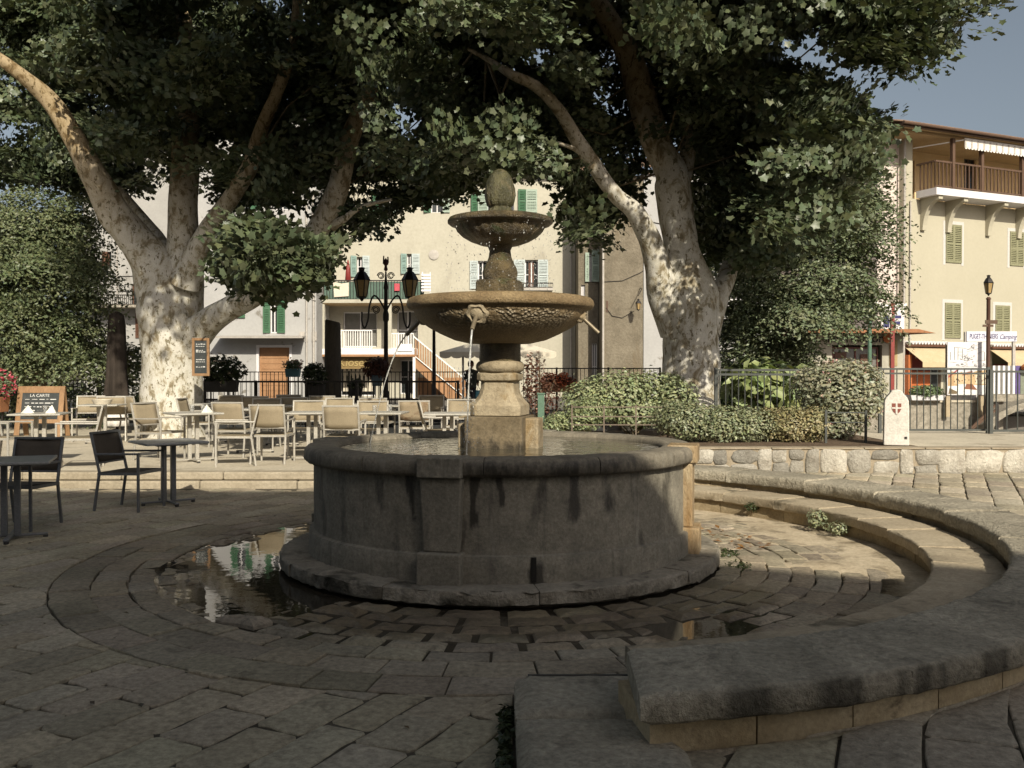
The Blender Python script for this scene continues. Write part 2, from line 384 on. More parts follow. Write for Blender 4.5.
# leaves: one mesh for a whole crown
PLANE = np.array([(0,.38,-.05),(0,.12,0),(.44,.06,.03),(.37,.32,0),(.56,.60,.05),(.29,.70,0),(0,1.0,-.10),(-.29,.70,0),(-.56,.60,.05),(-.37,.32,0),(-.44,.06,.03)], np.float32)
PLANE_F = np.array([(0,i,i+1) for i in range(1, 10)] + [(0,10,1)], np.int32)
OVAL = np.array([(0,0,0),(.27,.45,.05),(0,1,-.06),(-.27,.45,.05)], np.float32)
OVAL_F = np.array([(0,1,2),(0,2,3)], np.int32)
def unit(a): return a/np.maximum(np.linalg.norm(a, axis=1, keepdims=True), 1e-6)
def leaf_mesh(name, cen, size, mat, parent, shape='oval', out=None, up=.6, droop=.5, tones=(.75, 1.25), tint=None, outw=.5, jit=.55, base=None, hang=None):
    V, Fc = (PLANE, PLANE_F) if shape == 'plane' else (OVAL, OVAL_F)
    n = len(cen); cen = np.asarray(cen, np.float32)
    nr = rng.normal(size=(n, 3)).astype(np.float32)*jit
    nr[:, 2] += up
    if base is not None: nr += base.astype(np.float32)
    if out is not None: nr += out.astype(np.float32)*outw
    nr = unit(nr)
    ty = rng.normal(size=(n, 3)).astype(np.float32); ty[:, 2] = ty[:, 2]*.4 - droop
    if hang is not None: ty += hang.astype(np.float32)
    ty = unit(ty - nr*np.sum(ty*nr, axis=1, keepdims=True))
    tx = np.cross(ty, nr)
    s = np.asarray(size, np.float32).reshape(-1, 1, 1)
    P_ = cen[:, None, :] + s*(V[None, :, 0:1]*tx[:, None, :] + V[None, :, 1:2]*ty[:, None, :] + V[None, :, 2:3]*nr[:, None, :])
    k, q = len(V), len(Fc)
    verts = P_.reshape(-1, 3); faces = (Fc[None] + (np.arange(n, dtype=np.int32)*k)[:, None, None]).reshape(-1)
    me = bpy.data.meshes.new(name)
    me.vertices.add(len(verts)); me.vertices.foreach_set('co', verts.astype(np.float32).ravel())
    nf = n*q
    me.loops.add(nf*3); me.loops.foreach_set('vertex_index', faces.astype(np.int32))
    me.polygons.add(nf); me.polygons.foreach_set('loop_start', np.arange(nf, dtype=np.int32)*3); me.polygons.foreach_set('loop_total', np.full(nf, 3, np.int32))
    me.materials.append(mat)
    ca = me.color_attributes.new('tone', 'FLOAT_COLOR', 'POINT')
    t = rng.uniform(tones[0], tones[1], n).astype(np.float32)
    rgb = np.stack([t*rng.uniform(.9, 1.12, n), t, t*rng.uniform(.85, 1.1, n)], 1)
    if tint is not None: rgb = rgb*np.asarray(tint, np.float32)
    rgba = np.repeat(np.c_[rgb, np.ones(n)], k, axis=0).astype(np.float32)
    ca.data.foreach_set('color', rgba.ravel())
    me.update(calc_edges=True); me.validate()
    o = bpy.data.objects.new(name, me); COL.objects.link(o)
    if parent is not None: o.parent = parent
    return o
def in_ellipsoid(n, c, r, shell=.0):
    d = unit(rng.normal(size=(n, 3))); rad = (shell**3 + (1-shell**3)*rng.random((n, 1)))**(1/3)
    return np.array(c) + d*rad*np.array(r), d
# ------------------------------------------------------------------ ground and paving
def polar(x, y):
    dx, dy = x-CX, y-CY
    return math.hypot(dx, dy), math.degrees(math.atan2(dx, -dy))   # phi 0 = towards the viewer, + = right
def ringpt(r, phi):
    a = math.radians(phi); return CX + r*math.sin(a), CY - r*math.cos(a)
def sstep(a, b, x):
    t = min(1, max(0, (x-a)/(b-a))); return t*t*(3-2*t)
def dip(x, y):
    r, ph = polar(x, y)
    w = .085*math.sin(ph*.13)+.06*math.sin(ph*.31+1)
    d = .055*sstep(2.74+w, 2.36+w, r)*sstep(-30, -46, ph)*sstep(-135, -112, ph)
    d += .004*sstep(2.55+w, 2.2, r)*sstep(-60, -40, ph)*sstep(42, 20, ph)
    d += .05*sstep(.34, .1, math.hypot((x-1.13)*.8, (y-5.75)*1.3))
    return d
def wetness(x, y):
    r, ph = polar(x, y)
    a = sstep(2.85, 2.15, r)
    k = sstep(-150, -110, ph)*sstep(75, 40, ph) if ph < 90 else 0
    return max(a*k, .9*sstep(.6, .2, math.hypot(x-1.13, y-5.75)))*1.05
def zr(y): return .10 + .0275*(y-3.6)

def stones(mb, wet, polys, zf, gap=.010, bev=.014, depth=.05, lo=.8, hi=1.18, rough=.004, dome=.003):
    for poly in polys:
        pts = np.array(poly); c = pts.mean(0)
        base = random.gauss(0, rough); tilt = (random.gauss(0, .006), random.gauss(0, .006))
        t = random.uniform(lo, hi); tn = (t*random.uniform(.97, 1.04), t, t*random.uniform(.94, 1.04))
        n = len(pts); rings = []
        for g, dz in ((gap*.5, -depth), (gap*.5, -bev*.8), (gap*.5+bev*.5, -bev*.2), (gap*.5+bev*1.25, 0.0), (gap*.5+.055, dome)):
            ring = []
            for p in pts:
                v = p-c; L = np.linalg.norm(v); q = c + v*max(.3, (L-g*1.25)/L)
                ring.append((q[0], q[1], zf(q[0], q[1])+base+(q-c)@np.array(tilt)+dz))
            rings += ring
        vs = rings + [(c[0], c[1], zf(*c)+base+dome)]
        fs = []
        for k in range(4):
            for i in range(n):
                fs.append((k*n+i, k*n+(i+1) % n, (k+1)*n+(i+1) % n, (k+1)*n+i))
        for i in range(n): fs.append((4*n+i, 4*n+(i+1) % n, 5*n))
        mb.add(vs, fs, 0, tn); wet += [wetness(v[0], v[1]) for v in vs]
def jag(pts, k=3, amp=.008):
    out = []
    for i, p in enumerate(pts):
        q = pts[(i+1) % len(pts)]; d = np.array(q)-np.array(p); L = np.linalg.norm(d); nn = np.array((-d[1], d[0]))/max(L, 1e-6)
        for j in range(k):
            f = j/k
            if j == 0: # rounded corner
                pp = np.array(p)+ (np.array(pts[i-1])-np.array(p))/max(np.linalg.norm(np.array(pts[i-1])-np.array(p)), 1e-6)*.022
                out.append(pp); out.append(np.array(p)+d/max(L, 1e-6)*.022 )
            else: out.append(np.array(p)+d*f+nn*random.gauss(0, amp))
    return out
def brick_cells(ang, wrow, lmin, lmax, x0, x1, y0, y1):
    ca, sa = math.cos(ang), math.sin(ang); cx, cy = (x0+x1)/2, (y0+y1)/2; R = math.hypot(x1-x0, y1-y0)/2+1
    v = -R
    while v < R:
        w = wrow*random.uniform(.85, 1.18); u = -R - random.random()
        sk = random.uniform(-.03, .03)
        while u < R:
            L = random.uniform(lmin, lmax)
            quad = [(u, v), (u+L, v), (u+L+random.uniform(-.02, .02), v+w), (u+random.uniform(-.02, .02), v+w)]
            pts = [np.array((cx + a*ca - b*sa, cy + a*sa + b*ca)) for a, b in quad]
            c = sum(pts)/4
            if x0 < c[0] < x1 and y0 < c[1] < y1: yield pts, c
            u += L
        v += w

# ground under everything, out to the horizon
g = MB(); g.add([(-400, -400, -.055), (400, -400, -.055), (400, 900, -.055), (-400, 900, -.055)], [(0, 1, 2, 3)])
struct(g.build('ground', M['bed']))

# ring cobbles round the basin
mb, wet = MB(), []
edges = [1.80, 1.99, 2.18, 2.36, 2.54, 2.72, 2.91, 3.16, 3.43]
for k in range(len(edges)-1):
    r0, r1 = edges[k], edges[k+1]; Lm = (.24, .42) if k < 6 else (.32, .5)
    ph = -180 + random.random()*8
    while ph < 180:
        dph = math.degrees(random.uniform(*Lm)/((r0+r1)/2)); e = min(ph+dph, 180)
        if k == 7 and 20 < (ph+e)/2 < 178: ph = e; continue    # the bench ring stands here
        nseg = 4; q_ = .010 if k < 6 else .003; ir = random.uniform(-q_, q_); jr = random.uniform(-q_, q_)
        pts = [ringpt(r0+ir+random.gauss(0, .005), ph+(e-ph)*j/nseg) for j in range(nseg+1)]
        pts += [ringpt(r1+jr+random.gauss(0, .005), e-(e-ph)*j/nseg) for j in range(nseg+1)]
        pts = [np.array(p) for p in pts]
        soak = k < 5 and -128 < (ph+e)/2 < 48
        stones(mb, wet, [pts], lambda x, y: -dip(x, y), gap=(.036 if ph < -32 else .027) if soak else (.013 if k < 6 else .009), bev=(.034 if ph < -32 else .024) if soak else (.010 if k < 6 else .006), rough=(.011 if ph < -32 else .006) if soak else .004, dome=.009 if soak else .003)
        ph = e
struct(mb.build('paving', M['cobble'], wet=wet, smooth=True, angle=24))

# flagstones of the square, laid slantwise
mb, wet = MB(), []
for pts, c in brick_cells(math.radians(64), .25, .34, .56, -10.5, 1.2, 1.6, 12.72):
    r, ph = polar(*c)
    if r < 3.12 or c[0] > .02 or (c[1] > 12.6): continue
    if abs(c[0]) > .62*c[1]+1.6: continue
    q = []
    for p in jag(pts, 3, .006):
        rr, pp = polar(*p)
        if rr < 3.43: p = np.array(ringpt(3.43+random.random()*.003, pp))
        p[0] = min(p[0], .005); p[1] = min(p[1], 12.70)
        q.append(p)
    stones(mb, wet, [q], lambda x, y: .004*math.sin(x*1.7)+.004*math.sin(y*1.3+x), gap=.008, bev=.007, rough=.003, lo=.82, hi=1.15)
struct(mb.build('paving', M['flag'], wet=wet, smooth=True, angle=24))
g = MB(); vs, fs = [], []
phs = list(np.linspace(-186, 8, 90))
for ph in phs:
    a_ = ringpt(2.93, ph); b_ = ringpt(14, ph); b_ = (min(b_[0], .02), min(b_[1], 12.75)); vs += [(*a_, -.016), (*b_, -.016)]
for i in range(len(phs)-1): fs.append((2*i, 2*i+1, 2*i+3, 2*i+2))
g.add(vs, fs); struct(g.build('ground', M['bed']))

# higher paving outside the bench, on the right
g = MB(); vs, fs = [], []
ys = np.linspace(1.0, 11.7, 12)
ph_l = []
for y in ys:
    vs += [(.02, y, zr(y)-.028), (14, y, zr(y)-.028)]
for i in range(len(ys)-1): fs.append((2*i, 2*i+1, 2*i+3, 2*i+2))
# cut away the inside of the ring: the sheet follows the ring's outer edge
g = MB(); vs, fs = [], []
phs = list(np.linspace(3, 150, 60))
for ph in phs:
    x, y = ringpt(4.2, ph); x2 = max(14, x)
    a = math.radians(ph); R2 = 14
    x2, y2 = ringpt(R2, ph); y2 = min(y2, 11.75); x2 = min(x2, 14); y2 = max(y2, -2)
    vs += [(x, y, zr(y)-.016), (x2, y2, zr(y2)-.016)]
for i in range(len(phs)-1): fs.append((2*i, 2*i+1, 2*i+3, 2*i+2))
g.add(vs, fs); struct(g.build('ground', M['bed']))
mb, wet = MB(), []
for pts, c in list(brick_cells(math.radians(68), .36, .45, .8, .02, 9.5, 1.6, 7.2))+list(brick_cells(math.radians(66), .24, .30, .5, .02, 9.5, 7.0, 11.7)):
    r, ph = polar(*c)
    if r < 3.75 or ph > 150 or c[0] > .62*c[1]+1.8 or c[0] < .2: continue
    if c[0] < .5 and c[1] > 3.22 and r < 5: continue
    q = []
    for p in jag(pts, 3, .006):
        rr, pp = polar(*p)
        rl = 4.33+.09*sstep(60, 8, pp)
        if rr < rl: p = np.array(ringpt(rl+random.random()*.004, pp))
        p[0] = max(p[0], .03); p[1] = min(p[1], 11.62); q.append(p)
    stones(mb, wet, [q], lambda x, y: zr(y), gap=.012, bev=.009, rough=.004)
wet = [0]*len(wet)
struct(mb.build('paving', M['flag_pale'], wet=wet, smooth=True, angle=24))

# sand washed over the cobbles on the sunny side
g = MB(); vs, fs = [], []
phs = np.linspace(62, 182, 50)
for ph in phs:
    w0 = 2.35+.22*math.sin(ph*.21)+.12*math.sin(ph*.53); w0 = max(1.9, w0 + .7*sstep(85, 62, ph))
    for r, z in ((w0, -.03), (w0+.18, -.002), (3.0, .005), (3.4, .016)):
        x, y = ringpt(r, ph); vs.append((x, y, z+.004*math.sin(9*x+5*y)))
for i in range(len(phs)-1):
    for k in range(3): fs.append((i*4+k, i*4+k+1, (i+1)*4+k+1, (i+1)*4+k))
g.add(vs, fs)
M['sand'] = mottled('washed_sand', (.38, .31, .21), (.56, .475, .345), 2.6, 30, .95, .012, .7, stain=(3.2, .52, .68, (.15, .12, .075), (1, 1, 1)))
struct(g.build('sand', M['sand'], smooth=True))

# standing water: the puddle beside the plinth
g = MB(); vs, fs = [], []
phs = np.linspace(-140, 56, 70)
for ph in phs:
    for r in (1.7, 2.895): vs.append((*ringpt(r, ph), -.013))
for i in range(len(phs)-1): fs.append((2*i, 2*i+1, 2*i+3, 2*i+2))
g.add(vs, fs); struct(g.build('water', M['puddle']))

# café terrace, its kerb, and the street beyond
g = MB(); g.add([(-40, 12.86, .2), (2.2, 12.86, .2), (2.2, 26, .2), (-40, 26, .2)], [(0, 1, 2, 3)])
struct(g.build('terrace', M['terrace']))
g = MB(); g.b2((-60, 26.1, -.05), (60, 26.25, .33)); g.add([(-60, 26.1, .334), (60, 26.1, .334), (60, 120, .334), (-60, 120, .334)], [(0, 1, 2, 3)])
struct(g.build('street', M['street']))
mb = MB(); x = -24.0
while x < .2:
    L = random.uniform(.9, 1.5); t = random.uniform(.85, 1.12); j = random.uniform(-.012, .012)
    mb.b2((x+.004, 12.72+j, -.04), (x+L-.004, 12.99, .088+j*.4), 0, t)
    L2 = L
    mb.b2((x+.3+.004, 12.775+j, .095), (x+.3+L2-.004, 13.02, .203+j*.3), 0, t*1.05)
    x += L
o = struct(mb.build('kerb', M['kerb'])); bevel(o, .022, 3)

# planted terrace on the right, held by the rubble wall
g = MB(); g.add([(.2, 12.42, .622), (2.15, 12.42, .622), (2.3, 11.8, .622), (5.05, 11.8, .622), (5.05, 15.0, .622), (.2, 15.0, .622)], [(0, 1, 2, 3, 4, 5)])
g.b2((.2, 12.42, -.05), (2.2, 12.5, .615)); g.b2((.16, 12.42, -.05), (.2, 15, .62)); g.b2((.2, 15.0, -.05), (5.05, 15.05, .62))
struct(g.build('terrain', M['soil']))
g = MB(); g.b2((5.06, 11.82, -.05), (16, 15.2, .626)); struct(g.build('pavement', M['terrace']))
# ------------------------------------------------------------------ walls and bench
w = thing('stone_wall', 'low rubble wall of pale irregular stones holding up the planted bed behind the curved bench', 'wall', (6, 11.7, .3))
def rel(o, parent):   # keep world coordinates while parenting to an offset Empty
    o.parent = parent; o.matrix_parent_inverse = Matrix.Translation(-Vector(parent.location)); return o
mb = MB(); mb.b2((2.25, 11.62, -.05), (14, 11.82, .60)); rel(mb.build('mortar_core', M['mortar']), w)
mb = MB()
def pebble(mb, c, s, t):
    vs, fs = [], []
    rows, n = 4, 11; ee = random.uniform(.34, .62); jl = [1+random.uniform(-.16, .10) for _ in range(12)]
    for i in range(rows+1):
        a = math.pi/2*i/rows
        for k in range(n):
            b = 2*math.pi*k/n + .3
            cx_, sz_ = math.cos(b), math.sin(b)
            e = ee
            px = math.copysign(abs(cx_)**e, cx_); pz = math.copysign(abs(sz_)**e, sz_)
            rr = math.cos(a)**.22 if i < rows else 0.02
            jj = jl[k]*(1+random.uniform(-.05, .05))
            vs.append((c[0]+px*rr*s[0]/2*jj, c[1]-math.sin(a)*s[1], c[2]+pz*rr*s[2]/2*jj))
    for i in range(rows):
        for k in range(n): fs.append((i*n+k, i*n+(k+1) % n, (i+1)*n+(k+1) % n, (i+1)*n+k))
    mb.add(vs, fs, 0, t)
x = 2.25
while x < 13:
    big = x > 5.2
    L = random.uniform(.34, .46) if big else random.uniform(.17, .36)
    zb = zr(11.6)-.04; ztop = .60
    if big or random.random() < .35:
        pebble(mb, (x+L/2, 11.64, (zb+ztop)/2+.01), (L*1.05, .05, (ztop-zb)*1.06), random.uniform(.95, 1.35) if big else random.uniform(.6, 1.2))
    else:
        f = random.uniform(.4, .6)
        pebble(mb, (x+L/2, 11.64, zb+(ztop-zb)*f/2), (L*1.04, .045, (ztop-zb)*f*1.05), random.uniform(.5, 1.15))
        pebble(mb, (x+L/2+random.uniform(-.03, .03), 11.64, zb+(ztop-zb)*(f+(1-f)/2)), (L*1.04, .045, (ztop-zb)*(1-f)*1.05), random.uniform(.5, 1.2))
    x += L
rel(mb.build('stone_face', M['rubble'], smooth=True, angle=55), w)
mb = MB(); x = 2.25
while x < 13:
    L = random.uniform(.5, 1.0); mb.b2((x+.003, 11.60, .602), (x+L-.003, 11.83, .63+random.uniform(-.006, .006)), 0, random.uniform(.85, 1.1)); x += L
o = rel(mb.build('coping', M['mortar']), w); bevel(o, .012, 2)

def arc_stone(mb, r0, r1, z0, z1, p0, p1, n=7, rad=.03, wear=.006, t=1.0, lichen=0.0, skew=0.0, end=.955):
    # rounded section swept round the axis
    sec = []; R0, R1 = (r0 if callable(r0) else (lambda q, v=r0: v)), (r1 if callable(r1) else (lambda q, v=r1: v)); r0, r1 = R0(90), R1(90)
    def corner(cx_, cz_, a0):
        for k in range(4):
            a = math.radians(a0 + 30*k); sec.append((cx_+rad*math.cos(a), cz_+rad*math.sin(a)))
    corner(r1-rad, z1-rad, 0); corner(r0+rad, z1-rad, 90)
    k2 = rad*.4
    sec += [(r0, z0+k2), (r0+k2, z0), (r1-k2, z0), (r1, z0+k2)]
    m = len(sec); vs, fs, tn = [], [], []
    for i in range(n+1):
        ph = p0+(p1-p0)*i/n
        sh = 1.0
        for (r, z) in sec:
            rr = r+(R0(ph)-r0 if r < (r0+r1)/2 else R1(ph)-r1)+random.gauss(0, wear); zz = z+random.gauss(0, wear*.6)
            if i in (0, n): zz = (zz-(z0+z1)/2)*(end if i == 0 else .97)+(z0+z1)/2
            x, y = ringpt(rr, ph+skew*(1-i/n)**2*(r1-r)/(r1-r0)); vs.append((x, y, zz))
            if lichen:   # black lichen on the outer edge, broken up along the wall
                k = lichen*(1 if r > r1-rad*.8 and z < z1-rad*.35 else (.35 if r > r1-rad*1.1 else 0))
                k *= .35+.65*sstep(-.3, .5, math.sin(ph*1.1)+.6*math.sin(ph*3.7+1)+.4*math.sin(ph*9.1))
                k *= sstep(9.0, 12.5, ph) if r > r1-rad*2 else 1
                tn.append(t*(1-.72*k))
            else: tn.append(t)
    for i in range(n):
        for k in range(m): fs.append((i*m+k, i*m+(k+1) % m, (i+1)*m+(k+1) % m, (i+1)*m+k))
    fs.append(tuple(range(m))); fs.append(tuple(n*m+k for k in range(m))[::-1])
    k0 = mb.n; mb.add(vs, fs, 0, t); mb.t[k0:] = tn

def rise(ph): return .07*sstep(60, 150, ph)
b = thing('curved_bench', 'long curved stone bench wall with a thick worn coping right of the fountain', 'bench', (3.9, 8, 0))
mb = MB(); ph = 7.4; first = True
def spread(ph): return sstep(60, 8, ph)
while ph < 183:
    d = random.uniform(14, 19)
    z = rise(ph+d/2)
    arc_stone(mb, lambda q: 3.80+.085*spread(q), lambda q: 4.38+.10*spread(q), .222+z, .345+z, ph+.02, ph+d-.02, 26, .038, .0042, random.uniform(.86, 1.1), 1.0, 1.5 if first else 0, .74 if first else .97); ph += d; first = False
rel(mb.build('coping', M['coping'], smooth=True, angle=60), b)
mb = MB(); ph = 8.1
while ph < 183:
    d = random.uniform(5.2, 7.2); z = rise(ph+d/2)
    arc_stone(mb, lambda q: 3.855+.085*spread(q), lambda q: 4.325+.09*spread(q), .02, .226+z, ph+.05, ph+d-.05, 4, .006, .0012, random.uniform(.82, 1.15)); ph += d
rel(mb.build('block_facing', M['facing'], smooth=True, angle=40), b)

b = thing('stone_step', 'lower curved stone ledge running along the inside of the bench wall', 'step', (3.5, 8, 0))
mb = MB(); ph = 11.5
while ph < 183:
    d = random.uniform(9, 13); z = rise(ph+d/2)
    arc_stone(mb, 3.32, 3.80, .10+z*.6, .19+z*.75, ph+.015, ph+d-.015, 7, .022, .004, random.uniform(.92, 1.1)); ph += d
M['ledge'] = mottled('ledge_stone', (.31, .255, .175), (.46, .39, .28), 2.2, 34, .9, .012, .8, stain=(3, .58, .7, (.13, .11, .075), (1, 1, 1)))
rel(mb.build('tread', M['ledge'], smooth=True, angle=60), b)
mb = MB(); ph = 12
while ph < 183:
    d = random.uniform(6, 8.5); z = rise(ph+d/2)
    arc_stone(mb, 3.365, 3.78, -.03, .103+z*.6, ph+.06, ph+d-.06, 4, .006, .002, random.uniform(.7, 1.05)); ph += d
rel(mb.build('riser', M['facing'], smooth=True, angle=40), b)

def worn_slab(name, x0, x1, y0, y1, z0, z1, label):
    nx, ny = 14, 12; vs, fs = [], []
    for j in range(ny+1):
        for i in range(nx+1):
            u, v = i/nx, j/ny
            e = min(u, 1-u)*(x1-x0); e2 = min(v, 1-v)*(y1-y0)
            drop = .03*max(0, 1-min(e, e2)/.05)**2
            jx = random.gauss(0, .004) if i in (0, nx) else 0; jy = random.gauss(0, .005) if j in (0, ny) else 0
            vs.append((x0+(x1-x0)*u+jx, y0+(y1-y0)*v+jy, z1-drop+random.gauss(0, .0014)))
    for j in range(ny):
        for i in range(nx): a = j*(nx+1)+i; fs.append((a, a+1, a+nx+2, a+nx+1))
    border = [i for i in range(nx+1)] + [(j+1)*(nx+1)-1 for j in range(1, ny+1)] + [ny*(nx+1)+i for i in range(nx-1, -1, -1)] + [j*(nx+1) for j in range(ny-1, 0, -1)]
    k = len(vs); vs += [(vs[i][0], vs[i][1], z0) for i in border]
    n = len(border)
    for i in range(n): fs.append((border[i], k+i, k+(i+1) % n, border[(i+1) % n]))
    mb = MB().add(vs, fs); o = mb.build(name, M['coping'], smooth=True, angle=60)
    return tag(o, label, 'step')
worn_slab('step_slab', .012, .98, 3.943, 4.46, -.04, .132, 'flat stone step slab lying behind another, at the left end of the curved bench')
worn_slab('step_slab', .02, .66, 3.22, 3.93, -.04, .130, 'nearest flat stone step slab, at the bottom edge below the bench end')
mb = MB(); mb.b2((.08, 4.50, -.03), (.62, 4.82, .012)); 
for k in range(9): mb.b2((.10, 4.525+k*.032, .012), (.60, 4.535+k*.032, .018))
o = mb.build('drain_cover', plain('drain_iron', (.07, .065, .055), .8)); tag(o, 'small dark ribbed drain cover sunk in the paving behind the step slab', 'drain cover'); 

# ------------------------------------------------------------------ fountain
ROT = math.radians(-14)      # the whole fountain is turned a little to the left
ft = thing('fountain', 'old round stone fountain with two tiers of bowls and a mossy cone on top', 'fountain', (CX, CY, 0))
def frel(o): return rel(o, ft)
C0 = (CX, CY)
def rough_r(amp, f1=7, f2=17, ph=0.0):
    return lambda r, z, a: r*(1+amp*math.sin(f1*a+ph)+amp*.6*math.sin(f2*a+2*ph+1.3)+amp*.5*math.sin(31*a+z*9))
mb = MB(); ph = -172.0
while ph < 187:
    d = random.uniform(30, 44); d = min(d, 188-ph)
    arc_stone(mb, 1.45, 1.80+random.uniform(-.012, .015), .015, .118+random.uniform(-.006, .006), ph+.12, ph+d-.12, 22, .022, .0055, random.uniform(.88, 1.1)); ph += d
frel(mb.build('plinth', M['plinth'], smooth=True, angle=60))
frel(MB().lathe([(1.70, -.06), (1.72, .03), (1.5, .05)], 96, C0).build('plinth_foot', M['bed'], smooth=True))
def stained(o, fn):
    at = o.data.attributes.new('stain', 'FLOAT', 'POINT'); at.data.foreach_set('value', [fn(v.co) for v in o.data.vertices]); return o
RUNS = [(19, 1.9, .50, .85), (-5, 1.5, .48, 1.0), (0.5, 1.7, .62, 1.0), (12, 1.8, .10, .5), (30, 2.0, .55, .6), (41, 1.6, .2, .58), (-33, 1.5, .4, .6), (-47, 2.2, .25, .55), (56, 3, .5, .6), (-22, 1.3, .5, .8), (-62, 2, .4, .55), (-10, .9, .2, .6)]
def runs(c):
    x, y, z = c.x-CX, c.y-CY, c.z; ph = math.degrees(math.atan2(x, -y)); v = 0.0
    for p, w, zb, k in RUNS:
        ww = w*(.75+.35*math.sin(z*14+p)+.25*sstep(zb, zb+.3, z))
        v = max(v, k*sstep(ww*1.5, ww*.6, abs(ph-p+1.2*math.sin(z*6+p*3)))*sstep(zb-.06, zb+.06, z))
    v = max(v, .5*sstep(.77, .84, z)*sstep(75, 50, abs(ph)))
    dn = sstep(3.2, 1.2, abs(ph-9.5))*sstep(.34, .22, z); return max(v, dn)
zs_ = [.10, .18, .25, .285]
rows = [(1.578, .10), (1.576, .2), (1.574, .286), (1.568, .297), (1.545, .301), (1.538, .306)] + [(1.536, .31+.53*k/14) for k in range(1, 15)] + [(1.35, .85), (1.30, .4), (.3, .4)]
bas = stained(frel(MB().lathe(rows, 432, C0, rfun=rough_r(.0012, 5, 12)).build('basin_wall', M['basin'], smooth=True, angle=35)), runs)
mb = MB(); ph = -180.0+9
while ph < 188.9:
    d = min(random.uniform(24, 34), 189-ph); d = d if 189-ph-d > 10 else 189-ph
    arc_stone(mb, 1.335, 1.608+random.uniform(-.004, .004), .838, .964+random.uniform(-.003, .003), ph+.10, ph+d-.10, 16, .052, .0016, random.uniform(.88, 1.12)); ph += d
def rimrun(c):
    x, y, z = c.x-CX, c.y-CY, c.z; ph = math.degrees(math.atan2(x, -y)); r = math.hypot(x, y)
    k = sstep(1.55, 1.60, r)*sstep(.955, .93, z)
    return k*max(.5*sstep(40, 20, abs(ph-8)), .25)+(.2 if abs(ph-8) < 30 else 0)*sstep(1.5, 1.58, r)
rimob = stained(frel(mb.build('basin_rim', M['rim'], smooth=True, angle=60)), rimrun)
for i, a in enumerate((-14, 76, 166, 256)):
    mb = MB(); ar = math.radians(a)
    def pbox(r0, r1, half, z0, z1, half2=None):
        h2 = half2 or half
        vs = []
        for (r, hh, z) in ((r0, half, z0), (r1, half, z0), (r1, h2, z1), (r0, h2, z1)):
            for sgn in (-1, 1):
                x, y = r, sgn*hh
                vs.append((CX + x*math.sin(ar)+y*math.cos(ar), CY - x*math.cos(ar)+y*math.sin(ar), z))
        mb.add(vs, [(0, 1, 3, 2), (4, 5, 7, 6), (0, 2, 4, 6), (1, 7, 5, 3), (2, 3, 5, 4), (0, 6, 7, 1)])
    pbox(1.45, 1.655, .155, .10, .325)
    pbox(1.45, 1.600, .125, .325, .83, .15)
    for sgn in (-1, 1):
        mb2 = None
    pbox(1.40, 1.640, .158, .832, .972)
    o = frel(mb.build('pilaster', M['rusty'] if a == 76 else M['basin'])); bevel(o, .012, 3)
    stained(o, lambda c: .35*sstep(.7, .84, c.z))
    if a == 76: o['label'] = 'rust and lime streaked pilaster'
# drain notch in the wall, front
mb = MB(); a = math.radians(9); 
mb.box((CX+1.577*math.sin(a), CY-1.577*math.cos(a), .21), (.034, .02, .17), a); frel(mb.build('drain_notch', plain('wet_black', (.015, .013, .011), .4)))

# water in the basin
g = MB(); n = 96
g.add([(CX, CY, .925)] + [(CX+1.33*math.sin(2*math.pi*k/n), CY-1.33*math.cos(2*math.pi*k/n), .925) for k in range(n)], [(0, 1+k, 1+(k+1) % n) for k in range(n)])
struct(g.build('water', M['basin_water']))

def sqring(h, z, rot=ROT, ch=.0, c=C0):
    pts = []
    for (sx, sy) in ((-1, -1), (1, -1), (1, 1), (-1, 1)):
        if ch > 0:
            q = [(sx*h, sy*(h-ch)), (sx*(h-ch), sy*h)]
            if sx*sy > 0: q = q
            else: q = q[::-1]
            if (sx, sy) == (-1, -1): q = [(-h, -h+ch), (-h+ch, -h)]
            if (sx, sy) == (1, -1): q = [(h-ch, -h), (h, -h+ch)]
            if (sx, sy) == (1, 1): q = [(h, h-ch), (h-ch, h)]
            if (sx, sy) == (-1, 1): q = [(-h+ch, h), (-h, h-ch)]
        else: q = [(sx*h, sy*h)]
        pts += q
    cr, sr = math.cos(rot), math.sin(rot)
    return [(c[0]+x*cr-y*sr, c[1]+x*sr+y*cr, z) for x, y in pts]
def loft(mb, rings, cap=True, mat=0):
    n = len(rings[0]); vs = [p for r in rings for p in r]; fs = []
    for i in range(len(rings)-1):
        for k in range(n): fs.append((i*n+k, i*n+(k+1) % n, (i+1)*n+(k+1) % n, (i+1)*n+k))
    if cap: fs.append(tuple(range(n))[::-1]); fs.append(tuple((len(rings)-1)*n+k for k in range(n)))
    return mb.add(vs, fs, mat)
mb = MB(); loft(mb, [sqring(.245, z, ROT, c_) for z, c_ in ((.42, .01), (1.185, .01))])
for v_ in [0]:
    mb = MB(); loft(mb, [sqring(.245, .42+.765*k/22, ROT, .012) for k in range(23)])
M['base_ochre'] = basin_mat('ochre_base_stone', (.105, .078, .042), (.25, .20, .13))
o = frel(mb.build('base_block', M['base_ochre'])); stained(o, lambda c: .8*sstep(1.05, .95, c.z+.10*(c.x-CX))); bevel(o, .02, 3)
for ang, hh, zt in ((90, .105, 1.17), (-90, .11, 1.12), (180, .11, 1.16)):
    a = ROT+math.radians(ang); mb = MB()
    d = .285 if ang == 90 else .275
    mb.box((CX+math.sin(a)*d, CY-math.cos(a)*d, .80), (hh*2, .13, (zt-.80)*2+.0), a)
    o = frel(mb.build('base_flank', M['pedestal'])); bevel(o, .015, 2)
mb = MB()
